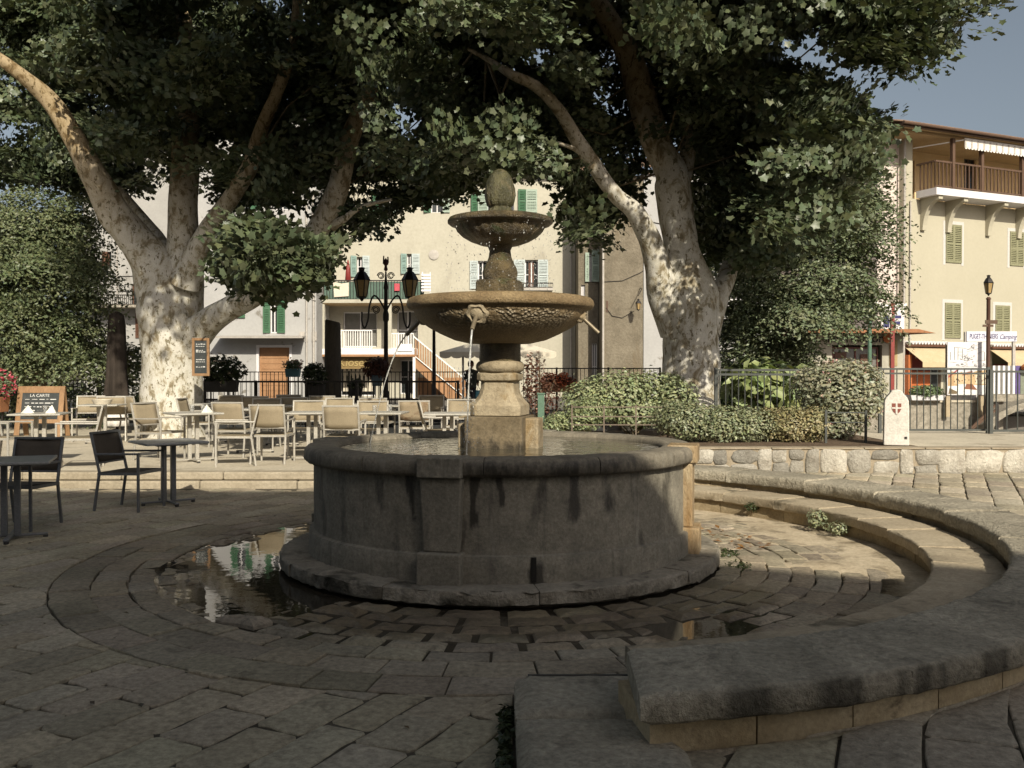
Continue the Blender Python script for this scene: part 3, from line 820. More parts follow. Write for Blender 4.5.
prof = [(.215, 1.188, .05), (.215, 1.275, .05), (.202, 1.29, .05), (.178, 1.32, .05), (.155, 1.365, .046), (.142, 1.42, .042), (.140, 1.475, .042), (.165, 1.478, .042), (.169, 1.49, .046), (.169, 1.535, .046), (.158, 1.545, .046)]
loft(mb, [sqring(h, z, ROT, c_) for h, z, c_ in prof]); o = frel(mb.build('pedestal', M['pedestal'], smooth=True, angle=32)); bevel(o, .008, 2)
prof = [(.15, 1.54)] + [(.152+.052*math.cos(math.radians(-90+18*k)), 1.594+.052*math.sin(math.radians(-90+18*k))) for k in range(11)] + [(.16, 1.648)]
frel(MB().lathe(prof, 48, C0).build('torus_ring', M['pedestal'], smooth=True, angle=60))
frel(MB().lathe([(.172, 1.64), (.176, 1.66), (.172, 1.72), (.174, 1.80)], 40, C0, rfun=rough_r(.006)).build('shaft', M['moss_stone'], smooth=True))

def crusted(o, fn):
    me = o.data; at = me.color_attributes.new('crust', 'FLOAT_COLOR', 'POINT')
    d = []
    for v in me.vertices: 
        k = fn(v.co); d += [k, k, k, 1]
    at.data.foreach_set('color', d); return o
prof = [(.17, 1.785), (.26, 1.788), (.38, 1.815), (.50, 1.868), (.60, 1.922), (.675, 1.98), (.712, 2.025), (.722, 2.055), (.732, 2.068), (.762, 2.073), (.778, 2.088), (.783, 2.110), (.775, 2.142), (.757, 2.162), (.72, 2.170), (.66, 2.166), (.62, 2.13), (.40, 2.06), (.1, 2.04)]
bowl = frel(MB().lathe(prof, 120, C0, rfun=rough_r(.0035, 5, 13)).build('bowl', M['bowl'], smooth=True, angle=60))
def bowlcrust(c):
    x, y, z = c.x-CX, c.y-CY, c.z
    a = math.degrees(math.atan2(x, -y)); 
    band = sstep(1.885, 1.945, z)*sstep(2.048, 2.025, z)
    k = sstep(.0, .25, math.cos(math.radians(2*(a-5))*1.0)+.35) if True else 1
    return band*max(0, min(1, k))
crusted(bowl, bowlcrust); bowl['label'] = 'large lower bowl with a pale lime crust under its lip'
# rosette mouths and pipes, four sides
for i, a in enumerate((-14, 76, 166, 256)):
    ar = math.radians(a); dx, dy = math.sin(ar), -math.cos(ar)
    r0, z0 = .70, 2.0
    mb = MB(); 
    nrm = Vector((dx, dy, -.55)).normalized(); q = nrm.to_track_quat('Z', 'Y').to_matrix()
    cen = Vector((CX+dx*(r0-.005), CY+dy*(r0-.005), z0))
    vs, fs = [], []; n = 36
    kq = 1.0 if a == -14 else .6
    for rr, hh in ((.088*kq, -.02), (.088*kq, .008), (.070*kq, .022), (.052*kq, .014), (.030*kq, .032), (.0, .034)):
        for k in range(n):
            t = 2*math.pi*k/n; f = 1+.10*math.cos(6*t) if rr > .06*kq else 1
            vs.append(q @ Vector((rr*f*math.cos(t), rr*f*math.sin(t), hh)) + cen)
    for i2 in range(5):
        for k in range(n): fs.append((i2*n+k, i2*n+(k+1) % n, (i2+1)*n+(k+1) % n, (i2+1)*n+k))
    sp = frel(MB().add(vs, fs).build('spout', M['pedestal'], smooth=True, angle=40))
    p0 = cen; p1 = Vector((CX+dx*.835, CY+dy*.835, 1.868))
    pb = MB().tube([p0, p1], .017, 12).build('pipe', M['brass'], smooth=True, angle=40); pb.parent = sp
# upper tier
mb = MB(); loft(mb, [sqring(h, z, ROT, .02) for h, z in ((.172, 2.03), (.172, 2.2), (.172, 2.30), (.160, 2.318))])
o = frel(mb.build('upper_block', M['moss_stone'])); bevel(o, .015, 3)
prof = [(.13, 2.31), (.142, 2.33), (.148, 2.385), (.138, 2.42), (.114, 2.465), (.096, 2.51), (.088, 2.565), (.100, 2.595), (.12, 2.62)]
frel(MB().lathe(prof, 48, C0, rfun=rough_r(.012, 6, 11)).build('upper_stem', M['moss_stone'], smooth=True, angle=60))
def ribs(r, z, a):
    k = sstep(2.62, 2.70, z)*sstep(2.79, 2.755, z)
    return r*(1+.028*k*abs(math.sin(13*a)) - .014*k + .004*math.sin(5*a+z*20))
prof = [(.10, 2.605), (.17, 2.615), (.25, 2.645), (.315, 2.685), (.355, 2.725), (.372, 2.76), (.385, 2.775), (.42, 2.78), (.440, 2.795), (.441, 2.812), (.428, 2.832), (.40, 2.84), (.36, 2.83), (.30, 2.79), (.1, 2.76)]
ub = frel(MB().lathe(prof, 168, C0, rfun=ribs).build('upper_bowl', M['moss_stone'], smooth=True, angle=60))
ub['label'] = 'small wet upper bowl with ribbed underside'
prof = [(.10, 2.75), (.100, 2.90), (.094, 2.91), (.088, 2.93), (.108, 2.945), (.120, 2.98), (.126, 3.03), (.121, 3.09), (.107, 3.145), (.086, 3.195), (.058, 3.23), (.025, 3.247), (.0, 3.25)]
def cone(r, z, a):
    if z < 2.92: return r*(1+.03*math.sin(9*a))
    return r*(1+.06*abs(math.cos(5*a+2.5*math.sin(z*9)))*sstep(3.24, 3.15, z)-.03+.03*math.sin(z*75+3*math.sin(10*a)))
frel(MB().lathe(prof, 120, C0, rfun=cone).build('finial', M['finial'], smooth=True, angle=60))

# jets and drops: water that nobody could count
mb = MB()
for a in (-14, 256):
    ar = math.radians(a); dx, dy = math.sin(ar), -math.cos(ar); pts, rad = [], []
    for k in range(22):
        t = k/21*.365; rr = .83+(.95 if a != -14 else .42)*t; z = 1.872-.9*t-4.9*t*t
        pts.append((CX+dx*rr, CY+dy*rr, z)); rad.append(.010*(1-.35*k/21)*(1+.35*math.sin(k*1.9)*(k > 5)))
    mb.tube(pts, [q*(.8 if a == -14 else .6) for q in rad], 8)
o = mb.build('water_jet', M['jet'], smooth=True); tag(o, 'thin streams of water falling from the pipe spouts into the basin', 'water', kind='stuff')
mb = MB()
def drop(c, r):
    vs = [(c[0]+r*x, c[1]+r*y, c[2]+r*z*1.7) for x, y, z in ((1,0,0),(0,1,0),(-1,0,0),(0,-1,0),(0,0,1),(0,0,-1))]
    mb.add(vs, [(0,1,4),(1,2,4),(2,3,4),(3,0,4),(1,0,5),(2,1,5),(3,2,5),(0,3,5)])
for k in range(330):
    a = random.random()*2*math.pi; rr = .43+random.gauss(0, .025); z = random.uniform(2.2, 2.78)
    if random.random() < .3: rr = random.uniform(.2, .42); z = random.uniform(2.2, 2.6)
    drop((CX+rr*math.sin(a), CY-rr*math.cos(a), z), random.uniform(.0022, .0052))
for k in range(160):
    a = ROT+random.gauss(0, .05); rr = random.uniform(.93, 1.06); drop((CX+rr*math.sin(a), CY-rr*math.cos(a), random.uniform(.95, 1.6)), random.uniform(.002, .0045))
o = mb.build('water_drops', M['jet']); tag(o, 'drops of water dripping from the upper bowl and the front jet', 'water', kind='stuff')
# ------------------------------------------------------------------ trees
def spline(pts, k=6):
    pts = [np.array(p, float) for p in pts]; out = []
    for i in range(len(pts)-1):
        p0 = pts[max(i-1, 0)]; p1 = pts[i]; p2 = pts[i+1]; p3 = pts[min(i+2, len(pts)-1)]
        for j in range(k):
            t = j/k
            out.append(.5*((2*p1)+(-p0+p2)*t+(2*p0-5*p1+4*p2-p3)*t*t+(-p0+3*p1-3*p2+p3)*t**3))
    out.append(pts[-1]); return out
def limb(mb, path, n=18, k=6, seed=0.0, amp=.05):
    """path: (px, py, Y, radius in px)"""
    p3 = [(PX(x, Y), Y, PZ(y, Y), r*Y/F) for x, y, Y, r in path]
    sp = spline(p3, k); sp = [s for s in sp]
    base = mb.n
    mb.tube([s[:3] for s in sp], [max(s[3], .012) for s in sp], n)
    for i in range(base, mb.n):     # low bulges, as on an old plane
        j = (i-base)//n; a = (i-base) % n/n*2*math.pi; c = sp[j][:3]; v = np.array(mb.v[i])-c
        f = 1+amp*math.sin(2*a+j*.35+seed)+amp*.7*math.sin(3*a-j*.5+seed*2)+amp*.5*math.sin(5*a+j*.9)
        mb.v[i] = tuple(c+v*f)
    return sp
def interp(xs, x): 
    return float(np.interp(x, [a for a, _ in xs], [b for _, b in xs]))
def near_limb(x, y, paths, d):
    for p in paths:
        for (x0, y0, Y0, r0), (x1, y1, Y1, r1) in zip(p[:-1], p[1:]):
            vx, vy = x1-x0, y1-y0; t = max(0, min(1, ((x-x0)*vx+(y-y0)*vy)/(vx*vx+vy*vy+1e-6)))
            if math.hypot(x-x0-vx*t, y-y0-vy*t) < d + r0: return Y0+(Y1-Y0)*t
    return None
ZTOP = 11.3
def twig_ok(x, y, Y, bottom, paths, holes, d):
    if PZ(y, Y) > ZTOP: return False
    if y > interp(bottom, x) - 330/Y: return False
    e = 190/Y
    if any(((x-h[0])/(h[2]+e))**2+((y-h[1])/(h[3]+e))**2 < 1 for h in holes): return False
    ly = near_limb(x, y, paths, d)
    return ly is None or Y > ly+.5 or random.random() < .02
def crown_twigs(n, x0, x1, ytop, bottom, depth, paths, holes, d=30, clump=26, sig=(.55, .55, .17)):
    out = []
    while len(out) < n:
        x = random.uniform(x0, x1); y = random.uniform(ytop, 330)
        if y > interp(bottom, x) - 7: continue
        Y = depth(x, y)
        if clump == 1:
            if twig_ok(x, y, Y, bottom, paths, holes, d): out.append((PX(x, Y), Y, PZ(y, Y)))
            continue
        c = (PX(x, Y), Y, PZ(y, Y))
        for k in range(clump):
            q = [c[i]+random.gauss(0, sig[i]) for i in range(3)]
            u, v = 512+q[0]/q[1]*F, H0-(q[2]-CAMZ)/q[1]*F
            if twig_ok(u, v, q[1], bottom, paths, holes, d): out.append(tuple(q))
    return np.array(out)
def twigs_to_leaves(tw, k, spread, s0, s1):
    """sprays: the leaves of one twig lie the same way, so they catch the sun together"""
    c = np.repeat(tw, k, axis=0); off = np.clip(rng.normal(size=c.shape), -1.9, 1.9)*np.array(spread)
    n = rng.normal(size=tw.shape)*.55; n[:, 2] += .55; n[:, 1] -= .12
    h = rng.normal(size=tw.shape)*.8; h[:, 2] = -.5-.4*rng.random(len(tw))
    N_ = np.repeat(unit(n), k, axis=0)
    off = off - N_*np.sum(off*N_, axis=1, keepdims=True)*.6          # flattened across the spray
    off[:, 2] -= .45*(off[:, 0]**2+off[:, 1]**2)
    return c+off, rng.uniform(s0, s1, len(c)), N_, np.repeat(h, k, axis=0)
# big plane tree on the left
Y1 = 20.0
T1 = [
 [(174, 447, Y1, 37), (173, 425, Y1, 31), (172, 385, Y1, 28.5), (171, 345, Y1, 29.5), (170, 315, Y1, 31), (166, 290, Y1, 28), (152, 262, Y1-.1, 22), (132, 235, Y1-.3, 17), (112, 208, Y1-.5, 15), (94, 174, Y1-.8, 13), (72, 132, Y1-1.0, 10.5), (48, 98, Y1-1.2, 8.5), (18, 72, Y1-1.5, 6.5), (-30, 40, Y1-1.8, 6), (-80, 10, Y1-2, 3)],
 [(180, 330, Y1, 24), (183, 290, Y1, 20), (184, 250, Y1-.1, 16.5), (184, 205, Y1-.2, 14.5), (186, 160, Y1, 13), (190, 100, Y1+.3, 10), (186, 30, Y1+.4, 8), (180, -60, Y1+.5, 6), (186, -160, Y1+.5, 3)],
 [(186, 285, Y1-.3, 15), (196, 256, Y1-.5, 11.5), (211, 226, Y1-.7, 9.5), (232, 198, Y1-1.0, 8.5), (250, 168, Y1-1.2, 8), (262, 130, Y1-1.4, 7), (277, 96, Y1-1.6, 6), (295, 40, Y1-1.8, 5), (300, -40, Y1-1.8, 4)],
 [(186, 345, Y1-.1, 20), (204, 326, Y1-.4, 15.5), (226, 311, Y1-.7, 12.5), (252, 296, Y1-1.0, 11.5), (282, 272, Y1-1.2, 11), (306, 247, Y1-1.4, 11), (325, 218, Y1-1.5, 11), (338, 190, Y1-1.6, 11), (347, 150, Y1-1.7, 10), (356, 125, Y1-1.8, 9), (372, 90, Y1-1.9, 7), (395, 40, Y1-2, 5), (420, -40, Y1-2.2, 3.5)],
 [(332, 226, Y1-1.5, 6), (345, 219, Y1-1.6, 3.6), (362, 207, Y1-1.8, 2.4), (392, 200, Y1-2, 1.4)],
 [(170, 262, Y1+.3, 9), (160, 240, Y1+.7, 6.5), (146, 222, Y1+1.1, 5.5), (120, 190, Y1+1.6, 4.5)],
]
t1 = thing('plane_tree', 'huge plane tree with a chalkboard on its pale flaking trunk, on the café terrace', 'tree', (PX(172, Y1), Y1, .2), group='old plane trees')
mb = MB(); sps = [limb(mb, p, 22 if i == 0 else 16, 6, i*1.7, .05 if i == 0 else .035) for i, p in enumerate(T1)]
bot1 = [(-200, 235), (-60, 210), (0, 194), (55, 192), (80, 200), (105, 214), (122, 200), (150, 198), (165, 190), (200, 192), (222, 205), (234, 236), (238, 296), (250, 306), (292, 306), (302, 288), (316, 272), (332, 250), (348, 240), (366, 246), (384, 234), (405, 222), (432, 208), (466, 206), (485, 172)]
holes1 = [(412, 124, 17, 12), (396, 118, 6, 14), (150, 240, 16, 26), (120, 235, 22, 26), (310, 205, 10, 14), (295, 216, 12, 10), (262, 205, 7, 6), (296, 124, 7, 6), (232, 146, 7, 5)]
def dep1(x, y):
    if x < 112: return random.uniform(21.6, 25)
    if 226 < x < 345 and y > 232: return random.uniform(14.0, 16.0)
    if y > 190: return random.uniform(16.6, 20.0)
    if y > 50: return random.uniform(16.2, 23)
    return random.uniform(14.6, 23)
def dep1b(x, y): return random.uniform(21.5, 24.5)
BIG = [(-400, 2), (1200, 2)]
def upto(p, y): return [q for q in p if q[1] >= y]
L1 = [T1[0], upto(T1[1], 150), upto(T1[2], 90), upto(T1[3], 105), T1[4], T1[5]]
tw1 = np.concatenate([crown_twigs(1500, -40, 485, -10, bot1, dep1, L1, holes1), crown_twigs(120, 246, 322, 240, bot1, dep1, T1[:3], holes1, 8), crown_twigs(750, -40, 485, -10, bot1, dep1b, L1, holes1, 30, 1), crown_twigs(240, 215, 350, 120, bot1, lambda x, y: random.uniform(17.5, 23), L1, holes1, 10), crown_twigs(800, -40, 520, -300, BIG, dep1, [], [])])
for i in rng.choice(len(tw1), 150, replace=False):     # boughs that carry the leaves
    s = sps[random.randrange(4)]; a = np.array(s[random.randrange(len(s)//2, len(s))][:3]); b = tw1[i]
    if np.linalg.norm(b-a) > 3.2: continue
    mid = (a+b)/2+rng.normal(size=3)*.25; mb.tube([a, mid, b], [.026, .017, .006], 6, 1)
o = rel(mb.build('trunk', [M['bark'], M['twig']], smooth=True, angle=70), t1)
def two(tw, n_in, k1, sp1, a1, b1, k2, sp2, a2, b2):
    A = twigs_to_leaves(tw[:n_in], k1, sp1, a1, b1); B_ = twigs_to_leaves(tw[n_in:], k2, sp2, a2, b2)
    return [np.concatenate(q) for q in zip(A, B_)]
c, s, nb, hg_ = two(tw1, len(tw1)-800, 60, (.27, .27, .13), .075, .155, 18, (.32, .32, .22), .15, .25)
rel(leaf_mesh('crown', c, s, M['plane_leaf'], None, 'plane', None, .0, .1, (.84, 1.16), None, 0, .30, nb, hg_), t1)

# big plane tree on the right
Y2 = 15.4
T2 = [
 [(692, 428, Y2, 34), (692, 408, Y2, 29), (691, 375, Y2, 27.5), (690, 340, Y2, 28), (689, 310, Y2, 30), (686, 285, Y2, 27), (682, 255, Y2, 19), (677, 225, Y2, 17.5), (673, 190, Y2, 17), (669, 170, Y2+.1, 16), (655, 140, Y2+.2, 15), (641, 100, Y2+.3, 14), (630, 60, Y2+.3, 13), (610, 25, Y2+.3, 11), (585, -15, Y2+.2, 9), (560, -90, Y2, 6), (545, -170, Y2, 3)],
 [(678, 330, Y2, 19), (664, 295, Y2-.1, 16), (657, 265, Y2-.2, 13.5), (648, 236, Y2-.4, 11), (634, 212, Y2-.6, 9), (616, 196, Y2-.8, 8), (598, 172, Y2-1.0, 7.5), (578, 142, Y2-1.2, 7), (558, 110, Y2-1.4, 6.2), (535, 87, Y2-1.6, 5.5), (510, 75, Y2-1.7, 4.4), (490, 62, Y2-1.4, 3.0), (468, 50, Y2-.8, 1.6)],
 [(703, 330, Y2+.1, 18), (716, 300, Y2+.2, 12), (727, 275, Y2+.4, 9), (738, 240, Y2+.8, 7.5), (752, 190, Y2+1.2, 6), (775, 140, Y2+1.5, 4), (800, 90, Y2+1.8, 2.5)],
 [(683, 180, Y2+.4, 9), (694, 110, Y2+.6, 7), (704, 56, Y2+.7, 6), (722, 30, Y2+.7, 5.5), (770, 16, Y2+.5, 5), (830, 14, Y2+.2, 4), (900, 10, Y2, 3), (960, 0, Y2, 1.6)],
 [(595, 165, Y2-1.0, 3.4), (575, 150, Y2-1.2, 2.4), (552, 142, Y2-1.4, 1.4)],
]
t2 = thing('plane_tree', 'huge forked plane tree standing in the hedge bed right of the fountain', 'tree', (PX(692, Y2), Y2, .62), group='old plane trees')
mb = MB(); sps = [limb(mb, p, 22 if i == 0 else 16, 6, i*2.3+1, .05 if i == 0 else .035) for i, p in enumerate(T2)]
bot2 = [(420, 178), (440, 196), (470, 188), (490, 180), (530, 192), (552, 184), (566, 192), (573, 256), (608, 268), (618, 236), (632, 190), (655, 150), (690, 160), (700, 262), (740, 288), (790, 270), (830, 250), (860, 195), (880, 142), (893, 112), (905, 98), (925, 80), (955, 58), (990, 34), (1012, 4), (1013, -60)]
holes2 = [(412, 124, 17, 12), (806, 46, 26, 17), (838, 66, 20, 12), (874, 84, 18, 14), (505, 62, 5, 4), (598, 95, 6, 4), (545, 60, 5, 5)]
def dep2(x, y):
    if x > 820: return random.uniform(11.5, 13.5)
    if x > 690: return random.uniform(15.2, 17.0) if y > 70 else random.uniform(12.4, 15.0)
    if y > 60: return random.uniform(12.8, 17.5)
    return random.uniform(11.5, 18)
def dep2b(x, y): return random.uniform(16.2, 18.5)
over = [in_ellipsoid(700, (-1.2, 10.4, 10.6), (5.4, 2.9, 1.6))[0]]  # unseen overhead leaf mass, added to darken the middle of the canopy
for k in range(20):      # unseen leaf clumps, added to keep the sun off the crown
    over.append(np.array((random.uniform(0, 6.2), random.uniform(8.2, 11.5), random.uniform(9.2, 11.0)))+rng.normal(size=(22, 3))*np.array((.75, .75, .3)))
for k in range(18):  # more added clumps out of view, shading the right of the crown
    over.append(np.array((random.uniform(2.6, 6.2), random.uniform(8.6, 11.2), random.uniform(9.2, 10.6)))+rng.normal(size=(20, 3))*np.array((.8, .8, .3)))
over1 = [np.array((random.uniform(-5.4, -1.0), random.uniform(10.2, 13.6), random.uniform(9.6, 11.3)))+rng.normal(size=(20, 3))*np.array((.8, .8, .3)) for k in range(7)]  # unseen clumps added to shade the left crown
tw2 = np.concatenate([crown_twigs(1900, 425, 1013, -10, bot2, dep2, T2[:2], holes2), crown_twigs(750, 425, 870, -10, bot2, dep2b, T2[:2], holes2, 30, 1),
                      crown_twigs(620, 400, 760, -420, BIG, dep2, [], []), crown_twigs(180, 700, 960, -70, BIG, dep2, [], [])]+over+over1)
for i in rng.choice(1900, 150, replace=False):
    s = sps[random.randrange(4)]; a = np.array(s[random.randrange(len(s)//2, len(s))][:3]); b = tw2[i]
    if np.linalg.norm(b-a) > 2.8: continue
    mid = (a+b)/2+rng.normal(size=3)*.2; mb.tube([a, mid, b], [.020, .013, .005], 6, 1)
rel(mb.build('trunk', [M['bark'], M['twig']], smooth=True, angle=70), t2)
c, s, nb, hg_ = two(tw2, 2650, 62, (.22, .22, .11), .055, .118, 18, (.3, .3, .2), .13, .22)
cr2 = rel(leaf_mesh('crown', c, s, M['plane_leaf'], None, 'plane', None, .0, .1, (.84, 1.16), None, 0, .30, nb, hg_), t2)

def small_tree(name, label, cat, clumps, Y, n, leaf, mat, base, group=None, depth=1.0, trunk=None, tint=None, up=.8):
    """clumps: (px, py, rx, ry, dY); lit tops and gaps come from many small clusters in each"""
    t = thing(name, label, cat, base, 0, group)
    tot = sum(c[2]*c[3] for c in clumps); cs, ss, os_ = [], [], []
    for (x, y, rx, ry, dY) in clumps:
        yy = Y+dY; r = (rx*yy/F, (rx+ry)/2*yy/F*depth, ry*yy/F)
        per = 230; k = max(5, int(n*rx*ry/tot/per))
        tw, d = in_ellipsoid(k, (PX(x, yy), yy, PZ(y, yy)), r, .5)
        c = np.repeat(tw, per, axis=0); off = np.clip(rng.normal(size=c.shape), -1.8, 1.8)*np.array((4.3, 4.3, .62))*leaf
        dd = np.repeat(d, per, axis=0)
        off[:, 2] -= .75*(off[:, 0]**2+off[:, 1]**2) + .35*np.sum(off[:, :2]*dd[:, :2], axis=1)     # tiers droop outwards
        cs.append(c+off); ss.append(rng.uniform(.7, 1.35, len(c))*leaf); os_.append(dd*np.array((1, 1, .8)))
        k2 = int(n*.16*rx*ry/tot); c2, d2 = in_ellipsoid(k2, (PX(x, yy), yy+r[1]*.25, PZ(y, yy)), (r[0]*.8, r[1]*.8, r[2]*.8), 0)
        cs.append(c2); ss.append(rng.uniform(.8, 1.3, k2)*leaf*1.3); os_.append(d2)
    mb = MB()
    for p in (trunk or []): limb(mb, p, 10, 4)
    if mb.n:
        for i in rng.choice(len(cs[0]), 20): pass
        rel(mb.build('trunk', M['twig'], smooth=True), t)
    c = np.concatenate(cs); 
    c[:, 2] = np.maximum(c[:, 2], base[2]+.02)
    rel(leaf_mesh('crown', c, np.concatenate(ss), mat, None, 'oval', np.concatenate(os_), up, .3, (.8, 1.2), tint, .75, .36), t)
    return t
small_tree('leafy_tree', 'dense small leaved tree with layered foliage between the forked plane trunk and the cream house', 'tree',
    [(765, 335, 45, 38, 1.2), (738, 300, 40, 50, 1.5), (800, 305, 50, 32, .2), (846, 304, 40, 20, 0), (770, 262, 55, 38, .6), (830, 262, 52, 34, .2), (860, 285, 28, 24, 0), (852, 240, 32, 28, .2), (845, 205, 45, 30, .6), (866, 205, 20, 30, .2), (872, 174, 13, 18, .5), (800, 215, 50, 40, 1.2), (735, 240, 40, 50, 1.8), (735, 350, 32, 40, 1.5), (800, 345, 26, 20, 1.0)],
    21.0, 62000, .085, M['small_leaf'], (PX(800, 22), 22.2, -.05), trunk=[[(800, 425, 22.2, 7), (800, 340, 22.2, 6), (805, 270, 22.0, 4), (815, 200, 22, 2)], [(802, 330, 22.2, 4), (770, 280, 22.3, 2.5), (745, 240, 22.5, 1.2)], [(802, 320, 22.2, 4), (845, 270, 21.7, 2.5), (880, 220, 21.5, 1)]])
small_tree('leafy_tree', 'broad soft foliaged tree filling the left edge behind the sandwich board', 'tree',
    [(20, 225, 55, 42, 0), (70, 225, 34, 36, .2), (-30, 250, 50, 60, .5), (30, 270, 60, 36, -.3), (84, 275, 24, 40, .2), (10, 315, 60, 34, 0), (70, 322, 36, 34, .3), (30, 360, 62, 26, .6), (90, 355, 20, 26, .5), (-60, 320, 40, 60, .3)],
    21.0, 80000, .078, M['left_leaf'], (PX(35, 21.8), 21.8, .2), trunk=[[(38, 420, 21.8, 8), (38, 340, 21.8, 7), (30, 260, 21.8, 4), (25, 210, 21.8, 2)], [(38, 330, 21.8, 4), (75, 260, 21.8, 2)], [(36, 330, 21.8, 4), (0, 260, 21.8, 2)]], up=.5)
small_tree('climbing_shrub', 'thin leaved shrub behind the closed parasol, left of the big trunk', 'shrub',
    [(128, 365, 18, 28, 0), (112, 385, 16, 18, 0), (140, 395, 12, 12, 0), (40, 390, 60, 14, .4)], 23.2, 5200, .10, M['left_leaf'], (PX(120, 23.2), 23.2, .2), trunk=[[(125, 420, 23.2, 2), (128, 350, 23.2, 1)]])

# ------------------------------------------------------------------ bushes in the raised bed
def bush(name, label, cat, boxes, n, leaf, mat, base, tint=None, group=None, flowers=None, up=.5, stems=True):
    """boxes: ellipsoids (x, y, z, rx, ry, rz) in metres"""
    t = thing(name, label, cat, base, 0, group)
    tot = sum(b[3]*b[5] for b in boxes); cs, os_ = [], []
    for b in boxes:
        c, d = in_ellipsoid(int(n*b[3]*b[5]/tot), b[:3], b[3:], .62); 
        # sprays that stick out a little, so the outline is not a smooth dome
        k = rng.normal(size=len(c))*.06+1; k = np.where(rng.random(len(c)) < .08, k+rng.random(len(c))*.28, k)
        c = np.array(b[:3])+(c-np.array(b[:3]))*k[:, None]
        cs.append(c); os_.append(d)
    c = np.concatenate(cs); c[:, 2] = np.maximum(c[:, 2], base[2]+.015)
    if stems:
        mb = MB()
        for i in rng.choice(len(c), 14):
            a = Vector((base[0]+random.gauss(0, .06), base[1]+random.gauss(0, .05), base[2])); e = Vector(c[i])
            mb.tube([a, (a+e)/2+Vector((0, 0, .04)), e], [.012, .008, .004], 5)
        rel(mb.build('stem', M['twig']), t)
    rel(leaf_mesh('foliage', c, rng.uniform(.7, 1.3, len(c))*leaf, mat, None, 'oval', np.concatenate(os_), up, .15, (.75, 1.25), tint, 1.0, .42), t)
    if flowers:
        nf, fl, ft_ = flowers
        idx = rng.choice(len(c), nf); rel(leaf_mesh('blossom', np.repeat(c[idx]+np.concatenate(os_)[idx]*.03, 6, axis=0)+rng.normal(size=(nf*6, 3))*.02, np.full(nf*6, fl), M['flower'], None, 'oval', None, .2, 0, (.85, 1.1), ft_), t)
    return t
def B(px, py, Y, rx, ry, d=1.0): return (PX(px, Y), Y, PZ(py, Y), rx*Y/F, max(rx*.5, ry)*Y/F*d, ry*Y/F)
bush('clipped_hedge', 'low rounded light green hedge under the forked plane trunk, above the rubble wall', 'hedge', [B(692, 421, 12.6, 33, 20), B(722, 424, 12.55, 30, 19), B(672, 418, 12.8, 22, 18), B(748, 424, 12.6, 30, 18)], 9000, .045, M['hedge_leaf'], (PX(712, 12.6), 12.6, .62))
bush('clipped_hedge', 'low rounded hedge with reddish tips, right of the light green one', 'hedge', [B(790, 425, 12.6, 26, 18), B(812, 424, 12.6, 16, 18), B(772, 424, 12.8, 20, 17)], 5200, .045, M['hedge_leaf'], (PX(796, 12.6), 12.6, .62), (1.1, .92, .8))
bush('variegated_shrub', 'tall rounded grey green shrub beside the white milestone', 'shrub', [B(838, 392, 13.2, 40, 30), B(815, 385, 13.4, 24, 22), B(862, 392, 13.2, 24, 30), B(838, 420, 13.2, 30, 20), B(846, 372, 13.3, 30, 14)], 7200, .062, M['grey_leaf'], (PX(842, 13.2), 13.2, .62), flowers=(26, .035, (.75, .45, .42)))
bush('broad_shrub', 'broad grey green shrub in front of the brown alley wall', 'shrub', [B(618, 394, 13.6, 44, 24), B(655, 392, 13.8, 36, 22), B(588, 400, 13.5, 28, 20), B(676, 396, 13.6, 22, 20), B(640, 412, 13.5, 40, 16)], 8200, .062, M['grey_leaf'], (PX(632, 13.6), 13.6, .62), (.95, 1.05, .85))
bush('low_mound_shrub', 'small light green mound plant just behind the back rim of the basin', 'shrub', [B(574, 421, 13.0, 28, 12), B(556, 424, 13.0, 14, 9), B(592, 410, 13.2, 18, 14)], 3600, .042, M['hedge_leaf'], (PX(574, 13), 13.0, .62), (1.05, 1.12, .95))
bush('red_leaved_shrub', 'thin dark red leaved shrub right of the fountain pedestal', 'shrub', [B(536, 385, 14.2, 13, 34), B(548, 395, 14.2, 13, 24), B(528, 375, 14.2, 6, 24)], 900, .055, M['red_leaf'], (PX(538, 14.2), 14.2, .62), None, None, (14, .03, (.7, .4, .35)))
# fatsia behind the railing
t = thing('palm_leaved_plant', 'big leaved pale green plant behind the grey railing, right of the forked trunk', 'plant', (PX(768, 16.5), 16.5, -.05))
cs, dd = in_ellipsoid(60, (PX(768, 16.5), 16.5, PZ(392, 16.5)), (.7, .5, .62), .3)
mb = MB()
for c in cs[:40]: mb.tube([(PX(768, 16.5), 16.5, -.05), c*.5+np.array((PX(768, 16.5), 16.5, .3))*.5, c], [.02, .014, .006], 5)
rel(mb.build('stem', M['twig']), t)
c = np.repeat(cs, 7, axis=0)+rng.normal(size=(420, 3))*.06
rel(leaf_mesh('foliage', c, rng.uniform(.2, .32, 420), M['hedge_leaf'], None, 'oval', np.repeat(dd, 7, axis=0), .5, .3, (.8, 1.2), (1, 1.1, .8)), t)
small_tree('dark_shrub', 'dark green thicket behind the railing right of the forked plane trunk', 'shrub', [(745, 385, 34, 34, 0), (780, 390, 36, 28, .4), (812, 392, 20, 22, .4)], 18.5, 9000, .11, M['dark_leaf'], (PX(765, 18.5), 18.5, -.05))
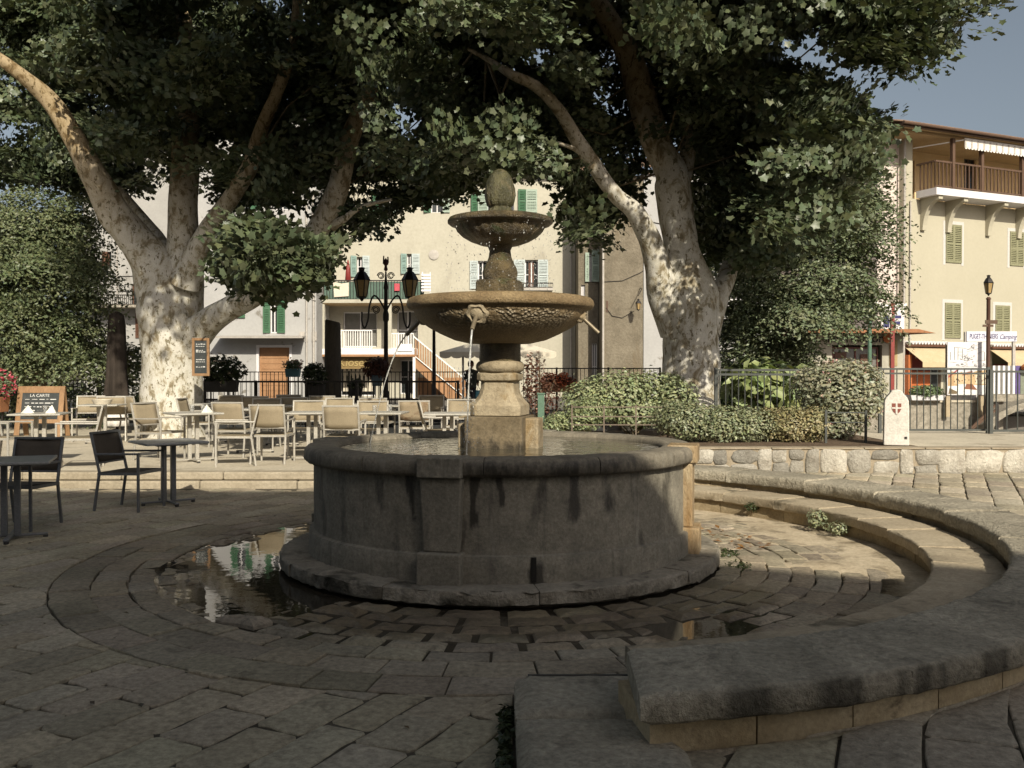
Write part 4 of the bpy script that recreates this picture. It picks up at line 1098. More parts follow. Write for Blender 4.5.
# weeds
bush('weed', 'small pale green weed growing from the joint under the curved ledge', 'weed', [(2.93, 9.12, .14, .10, .08, .09), (3.05, 8.86, .10, .12, .08, .06)], 420, .035, M['hedge_leaf'], (2.95, 9.05, .02), stems=False)
bush('weed', 'small dark weed in the joint further back along the ledge', 'weed', [(2.53, 10.0, .13, .07, .06, .05)], 160, .03, M['dark_leaf'], (2.5, 10.0, .08), stems=False)
bush('weed', 'dark tuft of moss and weed against the left side of the step slabs', 'weed', [(-.025, 4.0, .03, .03, .16, .04), (-.02, 4.2, .02, .03, .12, .03), (-.03, 3.72, .02, .03, .14, .035)], 520, .03, M['dark_leaf'], (-.04, 4.0, -.02), stems=False)
bush('weed', 'mossy green tufts at the right foot of the round plinth', 'weed', [ringpt(1.90, 92)+(.0, .14, .14, .05), ringpt(1.95, 78)+(-.01, .12, .16, .045)], 700, .028, M['dark_leaf'], (*ringpt(1.9, 86), -.03), (1.5, 1.4, 1.2), stems=False)
c = []
for i in range(55): c.append((*ringpt(random.uniform(1.9, 2.5), random.uniform(96, 128)), .015+random.random()*.01))
o = leaf_mesh('fallen_leaves', np.array(c), rng.uniform(.04, .09, 55), M['flower'], None, 'oval', None, 3, 0, (.7, 1.2), (.30, .14, .05)); tag(o, 'dry reddish leaves scattered on the sand right of the plinth', 'leaves', kind='stuff')
c = [(random.uniform(1.2, 2.1), random.uniform(12.5, 12.75), .632) for i in range(150)]
o = leaf_mesh('fallen_leaves', np.array(c), rng.uniform(.04, .09, 150), M['flower'], None, 'oval', None, 3, 0, (.7, 1.2), (.36, .19, .09)); tag(o, 'dry tan leaves lying under the low rail in the bed', 'leaves', kind='stuff')

c = []
while len(c) < 70:
    x_, y_ = random.uniform(-6, .9), random.uniform(3, 12.5)
    if polar(x_, y_)[0] > 2.9 and (x_ < 0 or polar(x_, y_)[0] < 3.25): c.append((x_, y_, .008))
o = leaf_mesh('fallen_leaves', np.array(c), rng.uniform(.018, .05, 70), M['flower'], None, 'oval', None, 3, 0, (.5, 1.2), (.12, .085, .045)); tag(o, 'a few dry leaves and bits of grit lying on the shaded paving', 'leaves', kind='stuff')

# ------------------------------------------------------------------ railings
def railing(label, a, b, z0, h, mat, bars, posts, rails=(1.0, .86, .1), br=.008, rr=.018, pr=.025, lean=None, name='railing'):
    a, b = Vector((*a, z0)), Vector((*b, z0)); d = b-a; L = d.length
    t = thing(name, label, 'railing', a, math.atan2(d.y, d.x))
    for f in rails:
        MB().bar((0, 0, h*f), (L, 0, h*f), rr*2, rr*2).build('rail', mat, t)
    pm = MB().bar((0, 0, 0), (0, 0, h*max(rails)+.03), pr*2)
    p0 = pm.build('post', mat, t)
    for i in range(1, posts):
        p = p0.copy(); COL.objects.link(p); p.parent = t; p.location = (L*i/(posts-1), 0, 0)
    if bars:
        q0 = MB().tube([(0, 0, h*rails[-1]), (0, 0, h*rails[0])], br, 6).build('baluster', mat, t)
        q0.location = (L*.5/bars, 0, 0)
        for i in range(1, bars):
            q = q0.copy(); COL.objects.link(q); q.parent = t; q.location = (L*(i+.5)/bars, 0, 0)
    return t
railing('dark iron railing with planters behind the café chairs', (PX(205, 22.6), 22.6), (PX(458, 22.6), 22.6), .2, 1.12, M['iron'], 46, 6, (1.0, .62, .1), .009, .022, .03)
railing('thin dark railing along the far street edge, behind the lamp posts', (PX(228, 27.5), 27.5), (PX(470, 27.5), 27.5), .33, 1.22, M['iron'], 60, 5, (1.0, .1), .009, .014)
railing('thin dark railing seen right of the pedestal, before the pale house wall', (PX(505, 26.6), 26.6), (PX(660, 26.6), 26.6), .33, 1.32, M['iron'], 38, 4, (1.0, .1), .009, .016)
railing('dark railing with pale bars at the left edge behind the sandwich board', (PX(-30, 23.4), 23.4), (PX(142, 23.4), 23.4), .2, 1.15, M['rail_grey'], 44, 5, (1.0, .1), .012, .018)
railing('grey green railing between the forked plane trunk and the tall shrub', (PX(716, 14.3), 14.3), (PX(806, 14.3), 14.3), .62, .96, M['rail_grey'], 14, 2, (1.0, .93, .05), .009, .016)
railing('grey green railing right of the white milestone, ending at a tall post', (PX(880, 14.35), 14.35), (PX(988, 14.35), 14.35), .626, .97, M['rail_grey'], 16, 2, (1.0, .93, .05), .008, .014, .022)
railing('grey green railing at the right edge beyond the tall post', (PX(991, 14.2), 14.2), (PX(1130, 14.2), 14.2), .626, .93, M['rail_grey'], 13, 4, (1.0, .05), .010, .016)
railing('low brown rail with two bars in front of the broad shrub', (PX(572, 12.75), 12.75), (PX(668, 12.75), 12.75), .62, .46, M['rail_brown'], 0, 4, (1.0, .72, .48), .01, .007, .009, name='low_rail')
railing('low grey rail beneath the tall shrub beside the white milestone', (PX(826, 12.4), 12.4), (PX(866, 12.4), 12.4), .62, .40, M['rail_grey'], 0, 2, (1.0, .68), .01, .007, .014, name='low_rail')
# dark green post left of the bed
t = thing('slim_post', 'dark green square post standing just right of the pedestal base', 'post', (PX(541, 13.2), 13.2, .62))
MB().b2((-.045, -.045, 0), (.045, .045, .62)).build('shaft', M['green_paint'], t)
MB().b2((-.055, -.055, .62), (.055, .055, .64)).build('cap', M['green_paint'], t)

# ------------------------------------------------------------------ milestone
t = thing('milestone', 'white painted milestone with rounded shoulders and a red and white shield', 'milestone', (PX(893, 12.15), 12.05, .626), -.33)
out = [(-.15, 0), (.15, 0), (.142, .56), (.125, .60), (.09, .64), (.055, .69), (.0, .705), (-.055, .69), (-.09, .64), (-.125, .60), (-.142, .56)]
mb = MB(); loft(mb, [[(x, -.13, z) for x, z in out], [(x, .13, z) for x, z in out]]); o = mb.build('stone', M['milestone'], t); bevel(o, .012, 3)
sh = [(-.055, .53), (.055, .53), (.055, .46), (.035, .42), (0, .39), (-.035, .42), (-.055, .46)]
mb = MB(); loft(mb, [[(x, -.1345, z) for x, z in sh], [(x, -.128, z) for x, z in sh]]); e = mb.build('shield', plain('shield_red', (.22, .07, .05), .7), t)
mb = MB(); mb.b2((-.011, -.138, .395), (.011, -.134, .53)); mb.b2((-.055, -.1378, .462), (.055, -.1342, .482)); cr = mb.build('cross', M['milestone'], e)
mb = MB(); mb.box((.11, -.132, .10), (.03, .012, .03)); mb.build('plug', M['dark_pot'], t)
# ------------------------------------------------------------------ café furniture
def make_chair():
    t = thing('cafe_chair', 'x', 'chair', (0, 0, 0), 0, 'café chairs')
    W, D = .25, .25
    A = M['alu']
    for sx in (-1, 1):
        o = MB().bar((sx*W, -D, 0), (sx*W, -D, .655), .027).build('leg', A, t); bevel(o, .005, 2)
        o = MB().bar((sx*W, D+.05, 0), (sx*W, D-.02, .44), .027).build('leg', A, t); bevel(o, .005, 2)
        o = MB().bar((sx*W, -D-.016, .645), (sx*W, D+.035, .635), .036, .022).build('armrest', A, t); bevel(o, .006, 2)
    mb = MB()
    for sx in (-1, 1): mb.bar((sx*W, -D, .425), (sx*W, D, .415), .024, .03)
    mb.bar((-W, -D+.01, .43), (W, -D+.01, .43), .024, .03); mb.bar((-W, D-.02, .415), (W, D-.02, .415), .024, .03)
    mb.build('seat_frame', A, t)
    mb = MB()
    for sx in (-1, 1): mb.bar((sx*W, D-.02, .43), (sx*W, D+.085, .865), .026)
    mb.bar((-W-.015, D+.085, .868), (W+.015, D+.085, .868), .026); mb.bar((-W, D+.01, .535), (W, D+.01, .535), .02)
    o = mb.build('back_frame', A, t); bevel(o, .005, 2)
    vs = []; nx, nz = 6, 4
    for j in range(nz+1):
        for i in range(nx+1):
            u, v = i/nx, j/nz; z = .54+.315*v
            vs.append(((u-.5)*(2*W-.02), D-.02+(z-.43)*.241+.018*math.sin(math.pi*u), z))
    fs = [(j*(nx+1)+i, j*(nx+1)+i+1, (j+1)*(nx+1)+i+1, (j+1)*(nx+1)+i) for j in range(nz) for i in range(nx)]
    o = MB().add(vs, fs).build('backrest', M['mesh'], t, smooth=True); md = o.modifiers.new('s', 'SOLIDIFY'); md.thickness = .008; md.offset = 0
    vs = []
    for j in range(nz+1):
        for i in range(nx+1):
            u, v = i/nx, j/nz; vs.append(((u-.5)*(2*W-.02), -D+.02+(2*D-.05)*v, .442-.010*v-.014*math.sin(math.pi*u)*math.sin(math.pi*v)))
    o = MB().add(vs, fs).build('seat', M['mesh'], t, smooth=True); md = o.modifiers.new('s', 'SOLIDIFY'); md.thickness = .01; md.offset = 0
    return t
chair = make_chair(); used = [False]
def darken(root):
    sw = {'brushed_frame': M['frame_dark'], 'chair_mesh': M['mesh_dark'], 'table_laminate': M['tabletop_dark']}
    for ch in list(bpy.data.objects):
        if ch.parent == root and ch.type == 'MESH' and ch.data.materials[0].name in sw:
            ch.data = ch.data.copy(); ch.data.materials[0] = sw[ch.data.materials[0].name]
def put_chair(px, Y, deg, label, z=.2, special=None):
    c = place(chair, used[0], (PX(px, Y), Y, z), math.radians(deg), label, 'café chairs'); used[0] = True
    if special:
        for ch in bpy.data.objects:
            if ch.parent == c and ch.name.startswith('backrest'):
                ch.data = ch.data.copy(); ch.data.materials[0] = special; ch['label'] = 'heart shaped brown stain on the backrest'
    return c
# deg 0 faces the viewer, 180 shows its back
put_chair(78, 13.3, -72, 'sunlit armchair at the terrace edge, right of the table with two napkins')
put_chair(4, 13.35, 80, 'sunlit chair cut by the left edge, beside the table with two napkins')
put_chair(234, 13.75, -74, 'chair turned sideways at the terrace edge, right of the table with one napkin')
put_chair(160, 14.6, 66, 'chair turned sideways between the big pale trunk and the table with one napkin')
put_chair(112, 18.6, -160, 'chair under the dark closed parasol, beside the table with a basket')
put_chair(139, 19.0, 150, 'chair left of the foot of the chalkboard trunk')
put_chair(88, 18.6, 15, 'chair partly hidden behind the napkin table, right of the sandwich board')
put_chair(236, 15.2, 172, 'chair seen from behind, next right of the sideways chair at the terrace edge')
put_chair(273, 14.1, 178, 'pale backed chair seen from behind, nearest of those left of the fountain')
put_chair(306, 15.5, 4, 'chair facing the square behind the nearest pale backed one')
put_chair(345, 13.7, 179, 'chair seen from behind just over the left rim of the basin')
put_chair(337, 17.0, 2, 'chair facing the square, directly behind the one at the left rim')
put_chair(368, 15.3, -5, 'bright chair facing the square with glasses on the table before it')
put_chair(378, 17.6, 172, 'chair in the third row between the bright one and the stained one')
put_chair(416, 16.0, 180, 'chair whose backrest carries a heart shaped brown stain', .2, M['mesh_stain'])
put_chair(440, 15.0, 100, 'chair turned sideways left of the pedestal base')
put_chair(460, 16.2, -3, 'chair facing the square, half hidden by the pedestal base')
put_chair(226, 19.0, 0, 'far chair beside the chalkboard trunk, below the dark planter')
put_chair(259, 18.8, 182, 'far chair in the back row under the iron railing, second from the trunk')
put_chair(286, 19.4, 3, 'far chair in the back row below the turquoise flower box')
put_chair(326, 19.2, 178, 'far chair in the back row in front of the dark column')
put_chair(300, 18.2, 175, 'far chair in the back row between the turquoise box and the dark column')
put_chair(430, 19.0, 0, 'far chair in the back row below the single lamp post')
put_chair(262, 16.8, 0, 'middle row chair facing the square behind the sideways chair')
put_chair(200, 17.2, 88, 'chair at the right foot of the chalkboard trunk')

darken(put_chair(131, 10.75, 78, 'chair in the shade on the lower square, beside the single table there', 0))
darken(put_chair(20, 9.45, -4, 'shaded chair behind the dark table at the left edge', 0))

def make_table():
    t = thing('cafe_table', 'x', 'table', (0, 0, 0), 0, 'café tables')
    o = MB().b2((-.36, -.36, .715), (.36, .36, .742)).build('tabletop', M['tabletop'], t); bevel(o, .008, 2)
    mb = MB()
    for sx in (-1, 1): mb.b2((sx*.055-.028, -.03, .03), (sx*.055+.028, .03, .715))
    mb.b2((-.18, -.16, .69), (.18, .16, .7145))
    o = mb.build('pedestal', M['alu'], t); bevel(o, .006, 2)
    mb = MB()
    for a in (0, 90):
        mb.box((0, 0, .035-.001*a/90), (.62, .05, .022), math.radians(a))
    o = mb.build('base', M['alu'], t); bevel(o, .006, 2)
    g0 = MB().tube([(0, 0, 0), (0, 0, .026)], .022, 10).build('foot', M['dark_pot'], t); g0.location = (.29, 0, 0)
    for x, y in ((-.29, 0), (0, .29), (0, -.29)): q = g0.copy(); COL.objects.link(q); q.parent = t; q.location = (x, y, 0)
    return t
table = make_table(); tused = [False]
TB = {}
def put_table(key, px, Y, deg, label, z=.2):
    t = place(table, tused[0], (PX(px, Y), Y, z), math.radians(deg), label, 'café tables'); tused[0] = True
    TB[key] = (PX(px, Y), Y, z+.742); return t
put_table('napkin2', 40, 14.1, 12, 'pale table with two napkins and glasses near the left edge')
put_table('napkin1', 193, 14.3, 34, 'pale table with one folded napkin at the terrace edge, in front of the chalkboard trunk')
put_table('basket', 102, 17.9, 8, 'table with a basket and a blue dish, under the closed parasol')
put_table('a', 312, 14.55, 4, 'table between the nearest pale backed chair and the basin rim')
put_table('b', 255, 15.9, 3, 'table behind the pair of chairs seen from behind, left of centre')
put_table('c', 382, 14.5, -4, 'table with drinking glasses just over the basin rim, below the twin lantern')
put_table('d', 448, 14.2, 3, 'table touching the pedestal base in the view, left of it')
put_table('e', 345, 18.2, 2, 'far table in front of the dark column')
put_table('f', 282, 17.5, -3, 'far table below the turquoise flower box')
put_table('g', 405, 17.6, 0, 'far table between the twin lantern and the single lamp post')
put_table('h', 210, 18.2, 5, 'far table hard against the right side of the chalkboard trunk')
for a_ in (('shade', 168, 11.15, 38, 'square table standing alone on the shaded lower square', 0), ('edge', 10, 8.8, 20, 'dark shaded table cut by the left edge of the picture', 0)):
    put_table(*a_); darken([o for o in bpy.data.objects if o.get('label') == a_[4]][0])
def napkin(key, dx, dy, rz, label):
    x, y, z = TB[key]
    vs = [(-.09, 0, 0), (.09, .02, 0), (.02, .11, 0), (0, .04, .12), (-.02, -.07, 0)]
    o = MB().add(vs, [(0, 4, 3), (4, 1, 3), (1, 2, 3), (2, 0, 3), (0, 2, 1, 4)]).build('napkin', M['paper'])
    o.location = (x+dx, y+dy, z+.001); o.rotation_euler = (0, 0, rz); tag(o, label, 'napkin', 'folded napkins')
napkin('napkin2', -.14, -.1, .2, 'folded cream napkin on the left half of the two napkin table')
napkin('napkin2', .17, -.05, -.3, 'folded cream napkin on the right half of the two napkin table')
napkin('napkin1', .24, -.08, .5, 'folded cream napkin on the table before the chalkboard trunk')
gm, nt, out = new_mat('drinking_glass'); b_ = finish(nt, out, (.8, .8, .78), .05, spec=.5); b_.inputs['Transmission Weight'].default_value = .85; b_.inputs['IOR'].default_value = 1.2; M['tumbler'] = gm
def tumbler(key, dx, dy, label):
    x, y, z = TB[key]
    o = MB().lathe([(0, .001), (.028, .001), (.036, .105), (.033, .105), (.026, .008), (0, .008)], 16).build('drinking_glass', M['tumbler'], smooth=True, angle=40)
    o.location = (x+dx, y+dy, z+.001); tag(o, label, 'glass', 'drinking glasses')
tumbler('napkin1', -.05, .1, 'clear glass on the table before the chalkboard trunk, left one')
tumbler('napkin1', .10, .15, 'clear glass beside the folded napkin before the chalkboard trunk')
tumbler('napkin2', .02, .12, 'clear glass between the two napkins at the left edge')
tumbler('c', -.1, -.1, 'clear glass on the table below the twin lantern, left one')
tumbler('c', .12, 0, 'clear glass on the table below the twin lantern, right one')
x, y, z = TB['basket']
t = thing('bread_basket', 'pale wicker basket holding a blue dish on the table under the parasol', 'basket', (x, y, z))
MB().lathe([(0, .002), (.14, .002), (.19, .09), (.18, .09), (.13, .012), (0, .012)], 20).build('basket', M['cloth_cream'], t, smooth=True, angle=40)
MB().lathe([(0, .013), (.08, .013), (.11, .07), (.09, .075), (0, .08)], 16).build('dish', plain('blue_dish', (.14, .25, .32), .4), t, smooth=True, angle=40)

# sandwich board
t = thing('sandwich_board', 'wooden sandwich board with chalked menu under the leafy tree at left', 'sign board', (PX(42, 19.2), 19.2, .2), math.radians(4))
for sgn in (-1, 1):
    mb = MB(); R = Matrix.Rotation(sgn*math.radians(13), 4, 'X')
    def bp(lo, hi):
        c = [(a+b)/2 for a, b in zip(lo, hi)]; s_ = [b-a for a, b in zip(lo, hi)]
        k = mb.n; mb.box(c, s_)
        for i in range(k, mb.n):
            v = R @ Vector((mb.v[i][0], mb.v[i][1], mb.v[i][2]-1.06)); mb.v[i] = (v.x, v.y+0.0, v.z+1.06)
    for x0 in (-.46, .36): bp((x0, -.02, .02), (x0+.10, .02, 1.06))
    bp((-.36, -.021, .92), (.36, .021, 1.06)); bp((-.36, -.021, .30), (.36, .021, .38))
    fr = mb.build('frame', M['wood'], t); bevel(fr, .006, 2)
    mb = MB(); bp((-.36, -.012, .38), (.36, .012, .92)); pn = mb.build('chalk_panel', M['slate'], t)
    if sgn == -1:
        mb = MB()
        for r in range(5):
            xx = -.30
            while xx < .26:
                L = random.uniform(.03, .12); bp((xx, -.0155, .78-.075*r+random.gauss(0, .004)), (xx+L, -.0125, .792-.075*r+random.random()*.006)); xx += L+random.uniform(.015, .05)
        rel_t = mb.build('chalk_writing', M['chalk'], pn)
        tx = text_obj('chalk_heading', 'LA CARTE', .085, M['chalk'], pn, (0, 0, 0), (0, 0, 0), .002)
        v = R @ Vector((-.02, -.0165, .865-1.06)); tx.location = (v.x, v.y, v.z+1.06); tx.rotation_euler = (math.radians(90-13), 0, 0)
# chalkboard hung on the trunk
Yc = 18.35
t = thing('chalkboard', 'narrow wood framed chalkboard hanging on the pale trunk', 'chalkboard', P(201, 357, Yc), math.radians(6))
w_, h_ = 17*Yc/F/2, 38*Yc/F/2
mb = MB(); mb.b2((-w_, -.03, -h_), (-w_+.05, .03, h_)); mb.b2((w_-.05, -.03, -h_), (w_, .03, h_)); mb.b2((-w_+.05, -.029, h_-.05), (w_-.05, .029, h_)); mb.b2((-w_+.05, -.029, -h_), (w_-.05, .029, -h_+.05)); fr = mb.build('frame', M['wood'], t); bevel(fr, .005, 2)
pn = MB().b2((-w_+.05, -.015, -h_+.05), (w_-.05, .015, h_-.05)).build('chalk_panel', M['slate'], t)
mb = MB()
for zz in (.24, .20, .12, .09, -.06, -.10, -.20):
    xx = -w_+.075
    while xx < w_-.11:
        L = random.uniform(.015, .05); mb.b2((xx, -.0185, zz), (xx+L, -.0155, zz+random.uniform(.008, .02))); xx += L+.012
mb.build('chalk_writing', M['chalk'], pn)
MB().tube([(0, .02, h_-.03), (0, .45, h_+.05)], .01, 6).build('hook', M['iron'], t)

# closed parasol, dark column
Yp = 21.0; xb = PX(117, Yp)
t = thing('closed_parasol', 'tall folded dark brown parasol with a pale wrapped foot, left of the big trunk', 'parasol', (xb, Yp, .2))
def fold(r, z, a): return r*(1+.16*math.sin(5*a+z*1.1)+.06*math.sin(11*a))
MB().lathe([(.05, .55), (.21, .6), (.25, .75), (.20, 1.3), (.185, 1.9), (.17, 2.35), (.14, 2.6), (.05, 2.68), (.0, 2.69)], 44, rfun=fold).build('canopy', M['cloth_dark'], t, smooth=True)
MB().tube([(0, 0, 0), (0, 0, .7)], .03, 10).build('pole', M['iron'], t)
MB().lathe([(.0, .62), (.10, .70), (.19, .55), (.23, .30), (.24, .16), (.0, .15)], 30, rfun=lambda r, z, a: r*(1+.07*math.sin(7*a))).build('cover', M['cloth_white'], t, smooth=True)
MB().lathe([(0, 0), (.30, 0), (.30, .06), (.05, .09), (0, .09)], 24).build('foot', M['dark_pot'], t)
Yk = 23.6
t = thing('stone_column', 'dark round stone column with a slanted top behind the far chairs', 'column', (PX(333, Yk), Yk, .2))
mb = MB().lathe([(.21, 0), (.212, .8), (.205, 1.6), (.195, 2.3), (.19, 2.58), (.16, 2.62), (0, 2.62)], 32, rfun=rough_r(.012, 3, 8))
for i, v in enumerate(mb.v):
    if v[2] > 2.5: mb.v[i] = (v[0], v[1], v[2]-.25*v[0])
mb.build('shaft', M['column'], t, smooth=True, angle=50)
MB().lathe([(0, 0.002), (.30, 0.002), (.30, .14), (.215, .18), (0, .18)], 32).build('base', M['column'], t, smooth=True, angle=30)

# lamps
def lantern(parent, loc, s=1.0):
    def L(mb): 
        return mb
    t = MB()
    hexa = dict(n=6, a0=math.radians(30))
    def z(v): return v*s
    o = MB().lathe([(.055*s, z(0)), (.115*s, z(.03)), (.185*s, z(.44)), (.17*s, z(.44)), (.10*s, z(.04)), (.0, z(.04))], **hexa).build('lantern_glass', M['lamp_glass'], parent); o.location = loc
    mb = MB()
    mb.lathe([(.0, -.09*s), (.03*s, -.07*s), (.06*s, -.01*s), (.12*s, 0), (.125*s, .035*s), (.0, .035*s)], **hexa)
    mb.lathe([(.20*s, .43*s), (.215*s, .45*s), (.20*s, .475*s), (.15*s, .57*s), (.10*s, .64*s), (.065*s, .66*s), (.07*s, .72*s), (.095*s, .735*s), (.05*s, .76*s), (.0, .77*s)], **hexa)
    for k in range(6):
        a = math.radians(30+60*k); mb.bar((.118*s*math.sin(a), -.118*s*math.cos(a), .03*s), (.19*s*math.sin(a), -.19*s*math.cos(a), .44*s), .02*s)
    f = mb.build('lantern_frame', M['iron'], parent, smooth=True, angle=30); f.location = loc
    return f
Yl = 23.2; xl = PX(386, Yl)
t = thing('lamp_post', 'ornate black lamp post carrying two lanterns on curled arms', 'lamp post', (xl, Yl, .2), 0, 'street lamps')
top = PZ(262, Yl)-.2
def zz(py): return PZ(py, Yl)-.2
MB().lathe([(0, 0), (.24, 0), (.24, .08), (.17, .12), (.15, .45), (.17, .50), (.10, .58), (.08, .75), (.07, .80), (.075, .86), (.058, .9), (.05, zz(322)), (.075, zz(320)), (.075, zz(314)), (.05, zz(311)), (.045, zz(290)), (.06, zz(288)), (.03, zz(280)), (.02, zz(272)), (0, zz(271))], 16).build('post', M['iron'], t, smooth=True, angle=40)
mb = MB()
for sx in (-1, 1):
    e = (PX(410, Yl)-PX(386, Yl))
    pts = [(0, zz(312)), (.16, zz(300)), (.30, zz(296)), (.40, zz(306)), (.44, zz(320)), (.52, zz(328)), (e, zz(322)), (e, zz(312))]
    pts = spline([(sx*a, 0, b) for a, b in pts], 5); mb.tube(pts, .022, 8)
    c = (sx*.24, zz(310)); r0 = .105
    mb.tube([(c[0]+r0*(1-.028*k)*math.cos(k*.5)*sx, 0, c[1]+r0*(1-.028*k)*math.sin(k*.5)) for k in range(26)], .014, 6)
    c = (sx*.12, zz(276)); r0 = .09
    mb.tube([(c[0]+r0*(1-.028*k)*math.cos(k*.5)*sx, 0, c[1]+r0*(1-.028*k)*math.sin(k*.5)) for k in range(24)], .013, 6)
mb.build('scroll_arm', M['iron'], t, smooth=True)
for sx in (-1, 1): lantern(t, (sx*(PX(410, Yl)-PX(386, Yl)), 0, zz(298)), .98)
mb = MB(); mb.lathe([(0, zz(272)), (.05, zz(270)), (.03, zz(266)), (.07, zz(264)), (.04, zz(260)), (.0, zz(258))], 10); mb.bar((-.06, 0, zz(264)), (-.05, 0, zz(256)), .03); mb.bar((.06, 0, zz(263)), (.05, 0, zz(257)), .03)
mb.build('crest', plain('reddish_iron', (.10, .035, .03), .6), t, smooth=True, angle=40)
Ym = 25.6
t = thing('lamp_post', 'slim black single lamp post rising behind the left of the large bowl', 'lamp post', (PX(434, Ym), Ym, .2), 0, 'street lamps')
MB().lathe([(0, 0), (.20, 0), (.20, .10), (.13, .16), (.11, .45), (.13, .5), (.07, .6), (.055, .7), (.04, 2.55), (.06, 2.58), (.03, 2.66), (0, 2.66)], 14).build('post', M['iron'], t, smooth=True, angle=40)
lantern(t, (0, 0, 2.72), .8)
Yr = 25.4
t = thing('lamp_post', 'tall brown lamp post with one lantern in front of the cream house at right', 'lamp post', (PX(988, Yr), Yr, .33), 0, 'street lamps')
hz = PZ(297, Yr)-.33
MB().lathe([(0, 0), (.12, 0), (.12, .3), (.07, .4), (.055, 1.0), (.05, hz-.08), (.07, hz-.05), (.03, hz), (0, hz)], 14).build('post', plain('brown_iron', (.09, .045, .03), .6), t, smooth=True, angle=40)
lantern(t, (0, 0, hz+.08), .66)
mb = MB(); mb.b2((-.10, -.05, hz-.72), (.22, -.02, hz-.62)); mb.b2((-.16, -.04, hz-.80), (.12, -.01, hz-.74)); mb.build('sign_blade', M['beam'], t)

# planters
def planter(label, px, py0, Y, w, h, d, potmat, leafmat_, n, leaf, rx, rz_, flowers=None, tint=None, foot=None, z=None):
    z0 = PZ(py0, Y) if z is None else z
    t = thing('planter', label, 'planter', (PX(px, Y), Y, z0))
    mb = MB()
    vs = [(-w*.45, -d*.4, 0), (w*.45, -d*.4, 0), (w*.45, d*.4, 0), (-w*.45, d*.4, 0), (-w/2, -d/2, h), (w/2, -d/2, h), (w/2, d/2, h), (-w/2, d/2, h)]
    mb.add(vs, [(0,3,2,1), (4,5,6,7), (0,1,5,4), (1,2,6,5), (2,3,7,6), (3,0,4,7)]); bevel(mb.build('pot', potmat, t), .01, 2)
    c, dd = in_ellipsoid(n, (0, 0, h+rz_*.7), (rx, max(d*.7, rx*.6), rz_), .4)
    leaf_mesh('foliage', c, rng.uniform(.7, 1.3, n)*leaf, leafmat_, t, 'oval', dd, .4, .3, (.7, 1.3), tint, .8)
    if flowers:
        k, fs_, ft_ = flowers; idx = rng.choice(n, k)
        leaf_mesh('blossom', np.repeat(c[idx]+dd[idx]*.04, 6, axis=0)+rng.normal(size=(k*6, 3))*.03, np.full(k*6, fs_), M['flower'], t, 'oval', None, .2, 0, (.8, 1.1), ft_)
    if foot is not None:
        mb = MB()
        for sx in (-1, 1): mb.bar((sx*w*.35, 0, -foot), (sx*w*.35, 0, 0), .03)
        mb.build('bracket', M['iron'], t)
    return t
planter('wide dark planter of spiky plants on the iron railing beside the chalkboard trunk', 222, 392, 22.3, .75, .28, .3, M['dark_pot'], M['dark_leaf'], 1000, .12, .55, .34, (30, .06, (.5, .42, .34)), None, PZ(392, 22.3)-.2)
planter('turquoise flower box with red and white flowers hung on the far railing', 293, 377, 27.2, .42, .24, .25, M['turquoise'], M['small_leaf'], 420, .09, .24, .14, (34, .07, (.75, .55, .5)), None, PZ(377, 27.2)-.334)
planter('dark leafy planter beside the dark column', 315, 396, 22.9, .45, .30, .3, M['dark_pot'], M['dark_leaf'], 800, .11, .30, .30, (14, .05, (.5, .5, .45)), None, PZ(396, 22.9)-.2)
planter('small dark pot plant between the dark column and the twin lantern post', 356, 396, 23.4, .3, .2, .25, M['dark_pot'], M['dark_leaf'], 300, .08, .2, .14, None, None, PZ(396, 23.4)-.2)
planter('blue grey pot with a dark reddish bush, left of the twin lantern post', 377, 386, 22.9, .24, .26, .24, plain('blue_grey_pot', (.10, .15, .18), .6), M['red_leaf'], 900, .09, .34, .26, None, None, PZ(386, 22.9)-.2)
planter('long trough of orange flowers behind the red leaved shrub', 558, 392, 25.8, .95, .2, .25, M['terracotta'], M['red_leaf'], 700, .09, .5, .16, (90, .08, (.62, .17, .07)), None, PZ(392, 25.8)-.06, None)
planter('pot of bright pink flowers at the left edge behind the sandwich board', -5, 412, 18.8, .4, .3, .4, M['terracotta'], M['small_leaf'], 500, .08, .36, .32, (80, .07, (.58, .10, .15)), None, PZ(412, 18.8)-.2)
planter('green grassy planter box on the far bank under the red shop front', 926, 399, 25.8, .95, .14, .3, M['trim_white'], M['hedge_leaf'], 900, .09, .48, .16, None, (.6, .75, .6), None, .78)

# the person at the railing
Yq = 30.0; zq = .334
t = thing('person', 'person in a dark coat with auburn hair carrying a blue bag behind the railing', 'person', (PX(471, Yq), Yq, zq), math.radians(25))
def skin_body(name, joints, edges, mat, parent):
    me = bpy.data.meshes.new(name); me.from_pydata([j[:3] for j in joints], edges, [])
    o = bpy.data.objects.new(name, me); COL.objects.link(o)
    md = o.modifiers.new('skin', 'SKIN'); md.use_smooth_shade = True
    if not me.skin_vertices: me.skin_vertices.new()
    for sv, j in zip(me.skin_vertices[0].data, joints): sv.radius = (j[3], j[4] if len(j) > 4 else j[3])
    me.skin_vertices[0].data[0].use_root = True
    o.modifiers.new('sub', 'SUBSURF').levels = 1
    dg = bpy.context.evaluated_depsgraph_get(); m2 = bpy.data.meshes.new_from_object(o.evaluated_get(dg))
    bpy.data.objects.remove(o); m2.materials.clear(); m2.materials.append(mat)
    r = bpy.data.objects.new(name, m2); COL.objects.link(r); r.parent = parent; return r
